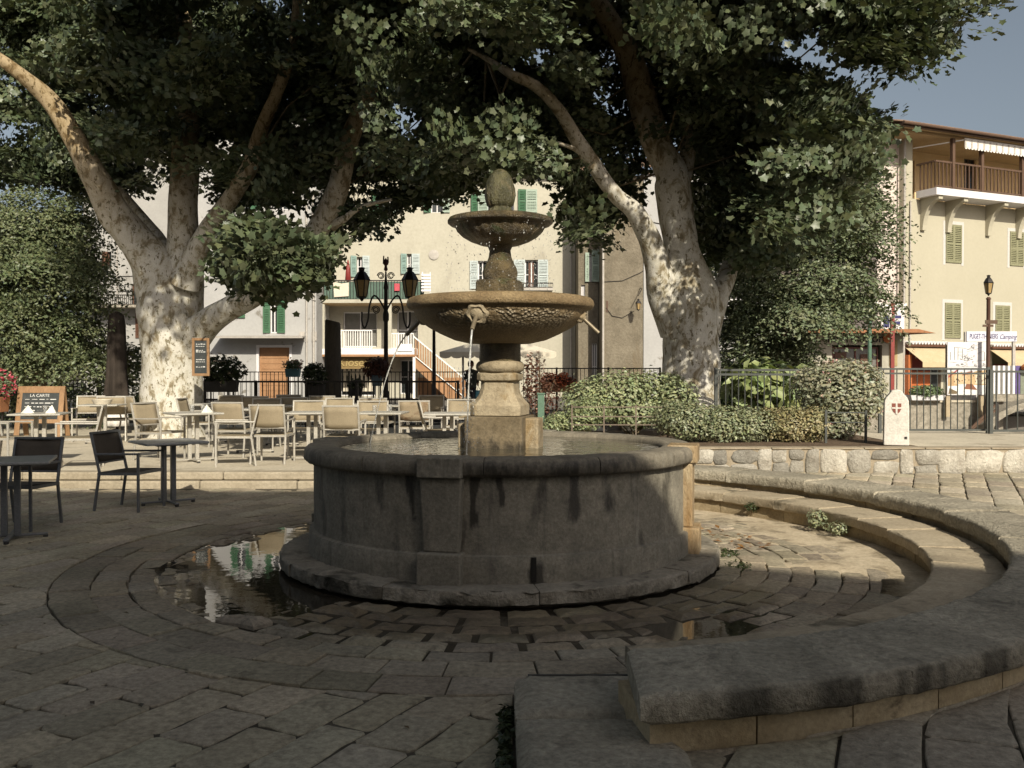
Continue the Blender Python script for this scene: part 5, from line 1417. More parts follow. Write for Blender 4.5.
J = [(0, 0, .80, .13, .10), (0, 0, 1.0, .12, .09), (0, .01, 1.20, .15, .10), (0, .01, 1.28, .06, .06), (0, 0, 1.34, .045, .045), (0, -.01, 1.40, .07, .08), (0, -.01, 1.47, .075, .09), (0, -.005, 1.53, .05, .06),
     (.17, 0, 1.24, .055), (.21, .02, 1.02, .045), (.20, -.08, .84, .035), (.20, -.10, .77, .03),
     (-.17, 0, 1.24, .055), (-.22, -.02, 1.02, .045), (-.16, -.16, .90, .035), (-.13, -.20, .87, .03),
     (.08, 0, .74, .085), (.085, -.01, .42, .06), (.085, .01, .09, .042), (.085, -.10, .035, .035),
     (-.08, 0, .74, .085), (-.085, .03, .42, .06), (-.085, .05, .09, .042), (-.085, -.06, .035, .035)]
E = [(0, 1), (1, 2), (2, 3), (3, 4), (4, 5), (5, 6), (6, 7), (2, 8), (8, 9), (9, 10), (10, 11), (2, 12), (12, 13), (13, 14), (14, 15), (0, 16), (16, 17), (17, 18), (18, 19), (0, 20), (20, 21), (21, 22), (22, 23)]
skin_body('body', J, E, M['skin'], t)
mb = MB().lathe([(.17, .72), (.185, .76), (.165, .95), (.175, 1.10), (.19, 1.20), (.13, 1.28), (.07, 1.31)], 24); mb.v = [(x*1.05, y*.72, z) for x, y, z in mb.v]
co = mb.build('coat', M['coat'], t, smooth=True)
for sx in (-1, 1):
    pts = [(sx*.165, .0, 1.245), (sx*.205, .01*sx, 1.04), (.205 if sx > 0 else -.175, -.06 if sx > 0 else -.13, .87 if sx > 0 else .92)]
    MB().tube(pts, [.075, .062, .05], 12).build('sleeve', M['coat'], co, smooth=True, angle=50)
    MB().tube([(sx*.08, 0, .80), (sx*.085, 0, .42), (sx*.085, .02, .09)], [.10, .078, .062], 12).build('trouser_leg', M['trousers'], t, smooth=True, angle=50)
mb = MB().lathe([(.0, 1.585), (.06, 1.575), (.092, 1.53), (.098, 1.47), (.092, 1.40), (.05, 1.37)], 20)
mb.v = [(x, max(y, -.052 if z < 1.53 else -.09)+.012, z) for x, y, z in mb.v]
mb.build('hair', M['hair'], t, smooth=True)
mb = MB()
for sx in (-1, 1): mb.lathe([(0, 1.474), (.008, 1.474), (.009, 1.468), (0, 1.462)], 8, (sx*.03, -.092))
mb.build('eyes', M['black_ink'], t); 
MB().add([(-.012, -.09, 1.445), (.012, -.09, 1.445), (0, -.085, 1.475), (0, -.113, 1.447)], [(0, 1, 3), (0, 3, 2), (3, 1, 2)]).build('nose', M['skin'], t)
o = MB().b2((.10, -.18, .30), (.34, -.05, .64)).build('shopping_bag', M['bag']); bevel(o, .03, 3)
o.location = t.location; o.rotation_euler = t.rotation_euler; tag(o, 'blue bag hanging from the hand of the person in the dark coat', 'bag')
mb = MB(); mb.tube([(.16, -.115, .64), (.20, -.11, .77), (.28, -.115, .64)], .008, 6); h = mb.build('handle', M['bag'], o)

# market canopies behind the pedestal
Yc2 = 29.0
t = thing('market_parasol', 'cream market canopy with scalloped edge half hidden behind the large bowl', 'parasol', (PX(500, Yc2), Yc2, .334))
x0, x1 = PX(440, Yc2)-PX(500, Yc2), PX(556, Yc2)-PX(500, Yc2); zt = PZ(352, Yc2)-.334
mb = MB(); mb.add([(x0, -.2, zt), (x1, -.2, zt), (x1, 2.2, zt), (x0, 2.2, zt), ((x0+x1)/2, 1.0, zt+.55)], [(0, 1, 4), (1, 2, 4), (2, 3, 4), (3, 0, 4)])
n = 10; w_ = (x1-x0)/n
for k in range(n):
    a = x0+k*w_; q = [(a, zt), (a, zt-.12)] + [(a+w_*(1-math.cos(math.pi*j/6))/2, zt-.12-.08*math.sin(math.pi*j/6)) for j in range(1, 6)] + [(a+w_, zt-.12), (a+w_, zt)]
    mb.add([(p[0], -.2, p[1]) for p in q], [tuple(range(len(q)))])
o = mb.build('canopy', M['cloth_cream'], t); md = o.modifiers.new('s', 'SOLIDIFY'); md.thickness = .012
for px in (463, 537):
    MB().tube([(PX(px, Yc2)-PX(500, Yc2), .0, 0), (PX(px, Yc2)-PX(500, Yc2), .0, zt+.02)], .035, 10).build('post', M['pipe'], t)
# ------------------------------------------------------------------ houses
def wall_holes(mb, x0, x1, z0, z1, holes, y=0.0, depth=.22, mat=0):
    xs = sorted({x0, x1, *[h[0] for h in holes], *[h[1] for h in holes]}); zs = sorted({z0, z1, *[h[2] for h in holes], *[h[3] for h in holes]})
    xs = [x for x in xs if x0 <= x <= x1]; zs = [z for z in zs if z0 <= z <= z1]
    for a, b in zip(xs[:-1], xs[1:]):
        for c, d in zip(zs[:-1], zs[1:]):
            mx, mz = (a+b)/2, (c+d)/2
            if any(h[0] < mx < h[1] and h[2] < mz < h[3] for h in holes): continue
            mb.add([(a, y, c), (b, y, c), (b, y, d), (a, y, d)], [(0, 1, 2, 3)], mat)
    for h in holes:
        a, b, c, d = h[:4]; D = y+depth
        mb.add([(a, y, c), (a, D, c), (a, D, d), (a, y, d)], [(0, 1, 2, 3)], mat); mb.add([(b, y, c), (b, y, d), (b, D, d), (b, D, c)], [(0, 1, 2, 3)], mat)
        mb.add([(a, y, c), (b, y, c), (b, D, c), (a, D, c)], [(0, 1, 2, 3)], mat); mb.add([(a, y, d), (a, D, d), (b, D, d), (b, y, d)], [(0, 1, 2, 3)], mat)
def shell(mb, x0, x1, z0, z1, dep, mat=0):
    for f in ([(x0, 0, z0), (x0, 0, z1), (x0, dep, z1), (x0, dep, z0)], [(x1, 0, z0), (x1, dep, z0), (x1, dep, z1), (x1, 0, z1)], [(x0, dep, z0), (x0, dep, z1), (x1, dep, z1), (x1, dep, z0)], [(x0, 0, z1), (x1, 0, z1), (x1, dep, z1), (x0, dep, z1)]):
        mb.add(f, [(0, 1, 2, 3)], mat)
def shutter(parent, x0, x1, z0, z1, mat, y=-.045, th=.035, louvre=True, swing=0.0):
    mb = MB(); w, h = x1-x0, z1-z0
    mb.b2((-w/2, -th/2, -h/2), (-w/2+.06, th/2, h/2)); mb.b2((w/2-.06, -th/2, -h/2), (w/2, th/2, h/2))
    for z in (-h/2+.05, 0, h/2-.05): mb.b2((-w/2+.06, -th*.45, z-.05), (w/2-.06, th*.45, z+.05))
    n = max(6, int(h/.085))
    for k in range(n):
        z = -h/2+.1+(h-.2)*(k+.5)/n
        if abs(z) < .06: continue
        mb.box((0, 0, z), (w-.125, .012, .075), 0, 0, 1.0, math.radians(-35))
    o = mb.build('shutter', mat, parent); o.location = ((x0+x1)/2, y, (z0+z1)/2); o.rotation_euler = (0, 0, swing); return o
def window(parent, x0, x1, z0, z1, pane=None, frame=None, y=.14, bars=1):
    mb = MB(); f = .05; frame = frame or M['trim_white']; pane = pane or M['glass']
    mb.b2((x0, y-.03, z0), (x0+f, y+.03, z1)); mb.b2((x1-f, y-.03, z0), (x1, y+.03, z1)); mb.b2((x0+f, y-.029, z0), (x1-f, y+.029, z0+f)); mb.b2((x0+f, y-.029, z1-f), (x1-f, y+.029, z1))
    mb.b2(((x0+x1)/2-.025, y-.028, z0+f), ((x0+x1)/2+.025, y+.028, z1-f))
    for k in range(bars):
        z = z0+(z1-z0)*(k+1)/(bars+1); mb.b2((x0+f, y-.02, z-.015), (x1-f, y+.02, z+.015))
    o = mb.build('window', frame, parent)
    MB().add([(x0, y+.005, z0), (x1, y+.005, z0), (x1, y+.005, z1), (x0, y+.005, z1)], [(0, 1, 2, 3)]).build('pane', pane, o)
    return o
def tile_roof(parent, x0, x1, y0, y1, z0, z1, name='roof'):
    n = int((x1-x0)/.05); vs, fs = [], []
    rows = 10
    for j in range(rows+1):
        v = j/rows
        for i in range(n+1):
            x = x0+(x1-x0)*i/n; vs.append((x, y0+(y1-y0)*v, z0+(z1-z0)*v+.045*abs(math.sin(math.pi*(x-x0)/.2))))
    for j in range(rows):
        for i in range(n): a = j*(n+1)+i; fs.append((a, a+1, a+n+2, a+n+1))
    o = MB().add(vs, fs).build(name, M['roof_tile'], parent, smooth=True, angle=50)
    md = o.modifiers.new('s', 'SOLIDIFY'); md.thickness = .03; md.offset = -1; return o
def pipe(parent, x, z0, z1, y=-.07, r=.045):
    mb = MB().tube([(x, y, z0), (x, y, z1)], r, 10)
    z = z0+.5
    while z < z1: mb.lathe([(r+.012, z), (r+.012, z+.04)], 10, (x, y)); z += 2.0
    return mb.build('drainpipe', M['pipe'], parent, smooth=True, angle=40)
def bars(parent, name, x0, x1, z0, z1, y, n, mat, r=.012, top=.05):
    mb = MB()
    for k in range(n+1): x = x0+(x1-x0)*k/n; mb.bar((x, y, z0), (x, y, z1), r*2)
    mb.bar((x0, y, z1), (x1, y, z1), top); mb.bar((x0, y, z0), (x1, y, z0), top*.8)
    return mb.build(name, mat, parent)

# --- central cream house
Yh = 45.0; ox, oz = PX(318, Yh), .334
hc = thing('house', 'wide cream house with a loggia, orange stair and green roof terrace, behind the fountain', 'house', (ox, Yh, oz))
def hx(px): return PX(px, Yh)-ox
def hz_(py): return PZ(py, Yh)-oz
holes = [(hx(343), hx(377), hz_(347), hz_(312)), (hx(397), hx(418), hz_(349), hz_(311)), (hx(340), hx(376), hz_(396), hz_(368)), (hx(400), hx(416), hz_(394), hz_(360)),
         (hx(357), hx(364), hz_(276), hz_(257)), (hx(407), hx(413), hz_(274), hz_(254)), (hx(478), hx(487), hz_(289), hz_(261)), (hx(525), hx(538), hz_(289), hz_(260)), (hx(487), hx(514), hz_(213), hz_(191)), (hx(530), hx(535), hz_(213), hz_(192)),
         (hx(380), hx(392), hz_(213), hz_(191)), (hx(431), hx(443), hz_(213), hz_(191))]
mb = MB(); W = hx(575); Ht = hz_(172)
wall_holes(mb, 0, W, 0, Ht, holes, 0, .3); shell(mb, 0, W, 0, Ht, 9)
mb.build('wall', M['cream_wall'], hc)
for h, pn in zip(holes, ['grey_glass', 'grey_glass', 'glass', 'glass'] + ['glass']*8):
    window(hc, h[0], h[1], h[2], h[3], M[pn], M['trim_white'], .22 if pn == 'glass' else .26, 1)
def sh2(a, b, t, bm, mat, sw=0.0): return shutter(hc, hx(a), hx(b), hz_(bm), hz_(t), mat, -.06, .04, True, sw)
sh2(351, 357, 256, 277, M['teal_shutter'], .5); sh2(363, 370, 256, 277, M['blue_shutter']); sh2(401, 407, 254, 274, M['teal_shutter'], .5); sh2(412, 420, 254, 274, M['blue_shutter'])
sh2(470, 478, 261, 289, M['blue_shutter']); sh2(487, 493, 261, 289, M['blue_shutter']); sh2(514, 525, 260, 289, M['blue_shutter']); sh2(538, 548, 260, 289, M['blue_shutter'])
sh2(471, 478, 191, 213, M['green_shutter'], .5); sh2(478, 488, 191, 213, M['pale_green_shutter']); sh2(518, 526, 190, 213, M['green_shutter'], .3); sh2(526, 537, 190, 213, M['pale_green_shutter'])
sh2(372, 380, 191, 213, M['green_shutter'], .3); sh2(392, 400, 191, 213, M['pale_green_shutter']); sh2(424, 431, 191, 213, M['green_shutter'], .3); sh2(443, 450, 191, 213, M['pale_green_shutter'])
MB().b2((hx(526)+.12, .20, hz_(289)), (hx(534), .21, hz_(262))).build('curtain', M['brown_shutter'], hc)
rf = tile_roof(hc, -.4, W+.3, -.55, 5, Ht-.02, Ht+1.8); mb = MB(); mb.b2((-.4, -.5, Ht-.16), (W+.3, .0, Ht-.05)); mb.build('eave', M['tan_underside'], rf)
mb = MB(); mb.b2((hx(440), 1.8, Ht), (hx(449), 2.6, hz_(147))); mb.b2((hx(439), 1.75, hz_(147)), (hx(450), 2.65, hz_(145))); mb.build('chimney', M['cream_wall'], rf)
# roof terrace over the loggia, with its soffit, screen and things on it
yt = -1.7; zs = hz_(303)
mb = MB(); mb.b2((hx(329), yt, zs-.12), (hx(428), -.005, zs+.04)); tr = mb.build('terrace_slab', M['cream_wall'], hc)
MB().b2((hx(329)+.05, yt+.05, zs-.16), (hx(428)-.05, -.006, zs-.122)).build('soffit', M['tan_underside'], tr)
bars(hc, 'terrace_railing', hx(331), hx(427), zs+.05, hz_(284), yt+.06, 34, M['iron'])
MB().b2((hx(331), yt+.09, zs+.05), (hx(427), yt+.10, hz_(285))).build('green_screen', plain('green_screen', (.09, .14, .11), .9), hc)
MB().add([(hx(341), yt+.02, hz_(300)), (hx(355), yt+.02, hz_(299)), (hx(355), yt+.02, hz_(286)), (hx(348), yt+.015, hz_(287)), (hx(340), yt+.02, hz_(285))], [(0, 1, 2, 3, 4)]).build('hung_sheet', M['cloth_cream'], hc)
MB().lathe([(.03, hz_(285)), (.14, hz_(283)), (.10, hz_(272)), (.03, hz_(264)), (0, hz_(263))], 12, (hx(353), yt+.4)).build('red_parasol', M['red_paint'], hc, smooth=True)
MB().b2((hx(399), yt-.01, hz_(294)), (hx(404), yt+.015, hz_(287))).build('red_cloth', plain('red_cloth', (.45, .08, .10), .9), hc)
mb = MB()
for k in range(6): mb.box((hx(429.5), yt-.1, hz_(294-3*k)), (.42, .03, .10), .2, 0, 1, -.5)
mb.b2((hx(425.5), yt-.06, hz_(296)), (hx(426.5), yt-.03, hz_(276))); mb.b2((hx(433), yt-.06, hz_(296)), (hx(434), yt-.03, hz_(276)))
mb.build('slatted_panel', M['trim_white'], hc)
for a, b in ((329, 331.5), (392, 396)): MB().b2((hx(a), yt+.05, hz_(352)), (hx(b), yt+.3, zs-.17)).build('pillar', M['cream_wall'], hc)
# first floor gallery
zg = hz_(353)
mb = MB(); mb.b2((hx(313), yt, zg-.10), (hx(418), -.004, zg+.16)); mb.build('gallery_floor', M['trim_white'], hc)
mb = MB(); mb.b2((hx(312), yt-.02, zg-.20), (hx(419), -.003, zg-.102)); mb.build('gallery_band', M['orange_paint'], hc)
bars(hc, 'gallery_railing', hx(343), hx(377), zg+.18, hz_(332), yt+.08, 15, M['white_paint'], .018)
bars(hc, 'gallery_railing', hx(396), hx(417), zg+.18, hz_(335), yt+.08, 9, M['white_paint'], .018)
MB().b2((hx(402), yt-.05, hz_(352)), (hx(416), yt-.022, hz_(345))).build('notice', M['white_paint'], hc)
for a in (313, 416.5): MB().b2((hx(a), yt+.02, 0), (hx(a)+.12, yt+.14, zg-.21)).build('gallery_post', M['white_paint'], hc)
# shop front below: signboard and lettering
sg = MB().b2((hx(341), yt+.30, hz_(369)), (hx(376), yt+.36, hz_(356.5))).build('signboard', plain('ochre_signboard', (.20, .135, .05), .7), hc)
text_obj('lettering', 'Kiosea', .52, M['gold'], sg, (hx(358), yt+.29, hz_(363)), (math.radians(90), 0, 0), .02, .15)
MB().b2((hx(313)+.15, .0-.02, 0), (hx(341)-.15, -.01, zg-.22)).build('shop_wall', M['tan_underside'], hc)
mb = MB()
for k in range(7):
    x = hx(345+4.3*k); mb.add([(x-.09, -.03, .3), (x+.09, -.03, .3), (x+.06, -.03, 1.0), (x+.11, -.03, 1.2), (x, -.03, 1.45), (x-.11, -.03, 1.2), (x-.06, -.03, 1.0)], [tuple(range(7))])
mb.build('hanging_goods', M['cloth_cream'], hc)
MB().b2((hx(418), -.06, 0), (hx(470), -.02, .95)).build('orange_plinth', M['orange_paint'], hc)
# outside stair running down to the right
st = MB(); xa, xb2 = hx(417), hx(466); za, zb = zg-.15, .05; n = 16
vs = [(xa, yt+.1, za), (xb2, yt+.1, zb), (xb2, yt+.1, zb-.3), (xb2-.5, yt+.1, zb-.3), (xa, yt+.1, za-.48)]
loft(st, [vs, [(x, yt+.22, z) for x, y, z in vs]]); so = st.build('stair_string', M['orange_paint'], hc)
mb = MB()
for k in range(n): x = xa+(xb2-xa)*(k+.5)/n; z = za+(zb-za)*(k+.5)/n; mb.b2((x-.08, yt+.23, z-.25), (x+.08, yt+1.2, z-.02))
mb.build('steps', M['bankwall'], so)
mb = MB()
for k in range(22):
    x = xa+(xb2-xa)*k/21; z = za+(zb-za)*k/21; mb.bar((x, yt+.12, z), (x, yt+.12, z+.85), .055)
mb.build('stair_balusters', M['orange_paint'], so)
mb = MB(); mb.bar((xa, yt+.1, za+.88), (xb2, yt+.1, zb+.88), .06); mb.bar((xa, yt+.09, za+.03), (xb2, yt+.09, zb+.03), .14, .04); mb.build('stair_rail', M['white_paint'], so)
MB().lathe([(.0, 0), (.24, 0), (.24, .04), (.16, .05), (.0, .05)], 20).build('vent', M['pipe'], hc, smooth=True, angle=30)
v = [o for o in bpy.data.objects if o.name.startswith('vent')][-1]; v.location = (hx(434), -.005, hz_(255)); v.rotation_euler = (math.radians(90), 0, 0)
pipe(hc, hx(571), .1, Ht-.2); MB().b2((hx(495), -.9, hz_(292)), (hx(552), -.01, hz_(289))).build('balcony', M['pipe'], hc)
bars(hc, 'balcony_railing', hx(495), hx(552), hz_(289), hz_(285), -.88, 30, M['iron'])

# --- left white house
Yw = 42.0; ox2 = PX(196, Yw)
hl = thing('house', 'white house with peeling plaster, green shutters, tin canopy and orange door', 'house', (ox2, Yw, oz))
def lx(px): return PX(px, Yw)-ox2
def lz(py): return PZ(py, Yw)-oz
W = lx(316.5); Ht = 12.6
holes = [(lx(258.5), lx(290), 0, lz(347)), (lx(270), lx(278), lz(333), lz(284)), (lx(237), lx(245), lz(318), lz(303)), (lx(232), lx(247), lz(268), lz(243)), (lx(271), lx(286), lz(268), lz(236)), (lx(236), lx(252), lz(210), lz(180)), (lx(275), lx(290), lz(210), lz(180))]
mb = MB(); wall_holes(mb, 0, W, 0, Ht, holes, 0, .28); shell(mb, 0, W, 0, Ht, 9); mb.build('wall', M['white_wall'], hl)
def shl(a, b, t, bm, mat=M['green_shutter'], sw=0.0): return shutter(hl, lx(a), lx(b), lz(bm), lz(t), mat, -.06, .04, True, sw)
for h in holes[1:]: window(hl, h[0], h[1], h[2], h[3], M['glass'], M['trim_white'], .2)
shl(263.5, 270.5, 284, 333, sw=.12); shl(277.5, 285.5, 284, 333, sw=-.1); shl(236, 245.5, 303, 318); shl(231, 237.5, 243, 268); shl(245.5, 252, 243, 268); shl(265, 271.5, 236, 268); shl(285.5, 292, 236, 268); shl(229, 236.5, 180, 210); shl(251.5, 259, 180, 210)
dr = MB().b2((lx(259), .12, 0), (lx(289.5), .16, lz(347.5))).build('door', M['orange_paint'], hl)
mb = MB()
for k in range(9): mb.b2((lx(260.5), .10, .15+.24*k), (lx(288), .118, .17+.24*k))
mb.build('door_ribs', M['orange_paint'], dr)
mb = MB(); mb.b2((lx(256.5), -.03, 0), (lx(259), .1, lz(345))); mb.b2((lx(289.5), -.03, 0), (lx(292), .1, lz(345))); mb.b2((lx(259), -.03, lz(347.5)), (lx(289.5), .1, lz(345))); mb.build('door_frame', M['trim_white'], dr)
mb = MB(); mb.add([(lx(222), 0, lz(337.2)), (lx(305), 0, lz(337.2)), (lx(308), -1.05, lz(339)), (lx(217), -1.05, lz(339))], [(0, 1, 2, 3)]); cn = mb.build('canopy', M['pipe'], hl); md = cn.modifiers.new('s', 'SOLIDIFY'); md.thickness = .07
pipe(hl, lx(307), 0.05, 9); pipe(hl, lx(314), 0.05, 9, -.07, .055)
for x in (lx(300), lx(312)): MB().b2((x, -.06, 2.6), (x+.22, -.005, 3.0)).build('meter_box', M['pipe'], hl)
tile_roof(hl, -.3, W+.2, -.5, 5, Ht, Ht+1.7)
# window boxes of orange and red flowers
for (px, py) in ((272, 226),):
    fb = MB().b2((lx(px)-.4, -.3, lz(py)-.2), (lx(px)+.4, -.05, lz(py))).build('window_box', M['terracotta'], hl)
    c, d = in_ellipsoid(260, (lx(px), -.2, lz(py)+.1), (.5, .22, .24)); ob = leaf_mesh('blossom', c, rng.uniform(.07, .13, 260), M['flower'], None, 'oval', d, .3, .2, (.8, 1.1), (.62, .22, .13)); ob.parent = fb

# --- far left grey house
Yg = 47.0; ox3 = PX(84, Yg)
hg = thing('house', 'grey white house with brown shutters and a long balcony, left of the big pale trunk', 'house', (ox3, Yg, oz))
def gx(px): return PX(px, Yg)-ox3
def gz(py): return PZ(py, Yg)-oz
W = gx(196); Ht = gz(140)
holes = [(gx(104), gx(112), gz(268), gz(252)), (gx(132), gx(141), gz(306), gz(284)), (gx(136), gx(146), gz(338), gz(311)), (gx(136), gx(146), gz(268), gz(252)), (gx(112), gx(124), gz(338), gz(314)), (gx(160), gx(172), gz(268), gz(250)), (gx(160), gx(172), gz(338), gz(311))]
mb = MB(); wall_holes(mb, 0, W, 0, Ht, holes, 0, .25); shell(mb, 0, W, 0, Ht, 9); mb.build('wall', M['grey_wall'], hg)
for h in holes: window(hg, h[0], h[1], h[2], h[3], M['glass'], M['brown_shutter'], .18)
shutter(hg, gx(103), gx(108.5), gz(268), gz(252), M['brown_shutter']); shutter(hg, gx(136), gx(147), gz(338), gz(311), M['brown_shutter']); shutter(hg, gx(112), gx(118), gz(338), gz(314), M['brown_shutter'])
mb = MB(); mb.b2((gx(84), -1.2, gz(309)), (gx(150), -.005, gz(306.5))); mb.build('balcony', M['bankwall'], hg); bars(hg, 'balcony_railing', gx(84), gx(150), gz(306), gz(297), -1.15, 34, M['iron'])
for z in (gz(277), gz(292)): MB().tube([(gx(96), -.02, z), (gx(134), -.02, z+.03)], .02, 6).build('cable', M['iron'], hg)
pipe(hg, gx(118), .05, Ht-.2, -.05, .03); tile_roof(hg, -.3, W+.2, -.5, 5, Ht, Ht+1.7)
c, d = in_ellipsoid(300, (gx(150), -1.0, gz(246)), (.35, .3, .6)); MB().b2((gx(146), -1.25, gz(257)), (gx(154), -.8, gz(254))).build('window_box', M['terracotta'], hg)
leaf_mesh("blossom", c, rng.uniform(.09, .16, 300), M['flower'], hg, 'oval', d, .3, .2, (.8, 1.1), (.45, .14, .04))

# --- brown alley house, set back, and the alley side with a pale shutter
Ya = 41.5; ox4 = PX(602, Ya)
ha = thing('house', 'narrow house front of rough brown render with a wall lantern, in the alley gap', 'house', (ox4, Ya, oz))
def ax(px): return PX(px, Ya)-ox4
def az(py): return PZ(py, Ya)-oz
W = ax(643.4); Ht = az(176); mb = MB(); wall_holes(mb, 0, W, 0, Ht, [], 0); shell(mb, 0, W, 0, Ht, 12); mb.build('wall', M['brown_wall'], ha)
pipe(ha, .04, .05, Ht-.1, -.06, .05)
MB().tube([(ax(604), -.03, az(282)), (ax(622), -.03, az(281)), (ax(640), -.03, az(273)), (ax(643), -.03, az(271))], .015, 6).build('cable', M['iron'], ha)
MB().tube([(ax(606), -.03, az(308)), (ax(612), -.03, az(316)), (ax(622), -.03, az(318)), (ax(634), -.03, az(311))], .013, 6).build('cable', M['iron'], ha)
lp = MB().tube([(ax(640), -.02, az(288)), (ax(640), -.5, az(290)), (ax(636), -.75, az(297))], .02, 8).build('lamp_bracket', M['iron'], ha)
lf = lantern(ha, (ax(636), -.75, az(311)), .62)
MB().b2((ax(606), -.03, az(312)), (ax(608), -.002, az(301))).build('hatch', M['beam'], ha)
tile_roof(ha, -.2, W+.2, -.4, 5, Ht, Ht+1.5)
Yd = 43.0; ox5 = 3.0
hd = thing('house', 'set back brown alley house with pale green shutters, between the cream house and brown front', 'house', (ox5, Yd, oz))
def dx_(px): return PX(px, Yd)-ox5
def dz(py): return PZ(py, Yd)-oz
W = .91; Ht = dz(176)
holes = [(dx_(588), dx_(592), dz(282), dz(254)), (dx_(586), dx_(594), dz(231), dz(212)), (dx_(581), dx_(585), dz(320), dz(285)), (dx_(592), dx_(597), dz(390), dz(343))]
mb = MB(); wall_holes(mb, 0, W, 0, Ht, holes, 0); shell(mb, 0, W, 0, Ht, 9); mb.build('wall', M['brown_wall'], hd)
for h in holes: window(hd, h[0], h[1], h[2], h[3])
for a, b, t_, bt in ((585, 589, 253, 282), (591.5, 599, 250, 282), (592, 599, 205, 231), (581, 585, 212, 233)): shutter(hd, dx_(a), dx_(b), dz(bt), dz(t_), M['pale_green_shutter'], -.08, .05)
tile_roof(hd, .0, W, -.4, 5, Ht, Ht+1.5)
Yb = 41.44; ox6 = PX(643.5, Yb)
hb = thing('house', 'pale smooth house wall just left of the forked plane trunk, right of the brown front', 'house', (ox6, Yb, oz))
def bx(px): return PX(px, Yb)-ox6
def bz(py): return PZ(py, Yb)-oz
W = bx(775); Ht = bz(170); holes = [(bx(690), bx(704), bz(300), bz(262)), (bx(730), bx(744), bz(300), bz(262)), (bx(690), bx(704), bz(230), bz(195)), (bx(730), bx(744), bz(230), bz(195))]
mb = MB(); wall_holes(mb, 0, W, 0, Ht, holes, 0); shell(mb, 0, W, 0, Ht, 9); mb.build('wall', M['white_wall'], hb)
for h in holes: window(hb, *h); shutter(hb, h[0]-.35, h[0], h[2], h[3], M['olive_shutter']); shutter(hb, h[1], h[1]+.35, h[2], h[3], M['olive_shutter'])
tile_roof(hb, -.2, W+.3, -.5, 5, Ht, Ht+1.6); MB().tube([(bx(654), -.05, bz(273)), (bx(648), -.06, bz(288))], .06, 8).build('bracket', M['iron'], hb)

# --- the cream house on the right, its front turned a little
Yr0 = 38.0; cxr = PX(905, Yr0); dirx, diry = math.sin(math.radians(65.4)), math.cos(math.radians(65.4))
M['surround'] = plain('pale_surround', (.50, .48, .45), .9, var=.04)
hr = thing('house', 'tall cream corner house with a timber balcony, olive shutters and shops below', 'house', (cxr, Yr0, .334), math.atan2(diry, dirx))
def rt(px):
    u = px-512; return (F*cxr-u*Yr0)/(u*diry-F*dirx)
def rz_(py, px): return PZ(py, Yr0+rt(px)*diry)-.334
def RX(px, py): return rt(px), rz_(py, px)
W = 13.5; zb_ = rz_(204, 960); zt_ = rz_(150, 940)+.20; zev = rz_(120, 906)
holes = [(rt(945), rt(960), rz_(263, 952), rz_(225, 952)), (rt(1009), rt(1022), rz_(266, 1014), rz_(232, 1014)), (rt(944.5), rt(959.5), rz_(338, 952), rz_(303, 952)), (rt(995), rt(1008.5), rz_(334, 1001), rz_(305.5, 1001)),
         (rt(905.5), rt(941), .0, rz_(349, 925)), (rt(992), rt(1035), 0, rz_(351, 1010))]
mb = MB(); wall_holes(mb, 0, W, 0, zb_, holes, 0, .3)
shell(mb, 0, W, 0, zb_, 9); mb.build('wall', M['yellow_wall'], hr)
for h in holes[:4]: window(hr, *h); a, b = h[0], h[1]; m_ = (a+b)/2; shutter(hr, a-.02, m_, h[2], h[3], M['olive_shutter'], -.03); shutter(hr, m_, b+.02, h[2], h[3], M['olive_shutter'], -.03)
for h in holes[:4]: 
    mb = MB(); mb.b2((h[0]-.16, -.012, h[2]-.1), (h[0]-.02, .0, h[3]+.14)); mb.b2((h[1]+.02, -.012, h[2]-.1), (h[1]+.16, .0, h[3]+.14)); mb.b2((h[0]-.02, -.012, h[3]), (h[1]+.02, .0, h[3]+.14)); mb.build('window_surround', M['surround'], hr)
# top floor: open loggia behind the timber balcony
rec = 1.4
loj = MB(); wall_holes(loj, .0, W, zb_+.005, zt_, [(rt(926), rt(941), zb_+.05, rz_(153, 932)), (rt(991), rt(1003), rz_(188, 996), rz_(152, 996))], rec, .2)
lo_ = loj.build('loggia_wall', M['orange_wall'], hr)
window(lo_, rt(926), rt(941), zb_+.05, rz_(153, 932), M['glass'], M['beam'], rec+.12, 2); window(lo_, rt(991), rt(1003), rz_(188, 996), rz_(152, 996), M['glass'], M['beam'], rec+.12, 2)
mb = MB(); mb.b2((.001, .0, zb_), (.35, rec-.002, zt_)); mb.b2((W-.3, 0, zb_), (W, rec-.002, zt_)); mb.build('loggia_cheek', M['yellow_wall'], hr)
mb = MB(); mb.b2((-1.2, -.9, zt_), (W, 9, zt_+.1)); mb.build('ceiling', M['tan_underside'], hr)
rf = tile_roof(hr, -1.7, W+.5, -1.42, 5.5, zt_+.22, zt_+2.2)
mb = MB(); mb.b2((-1.6, -1.32, zt_+.10), (W+.4, -1.15, zt_+.22)); mb.build('fascia', M['beam'], rf)
mb = MB(); mb.tube([(-1.7, -1.45, zt_+.17), (W+.5, -1.45, zt_+.17)], .06, 8); mb.build('gutter', M['beam'], rf)
mb = MB(); mb.b2((-1.55, -1.14, zt_+.11), (W+.3, 6, zt_+.20)); mb.build('soffit', M['tan_underside'], rf)
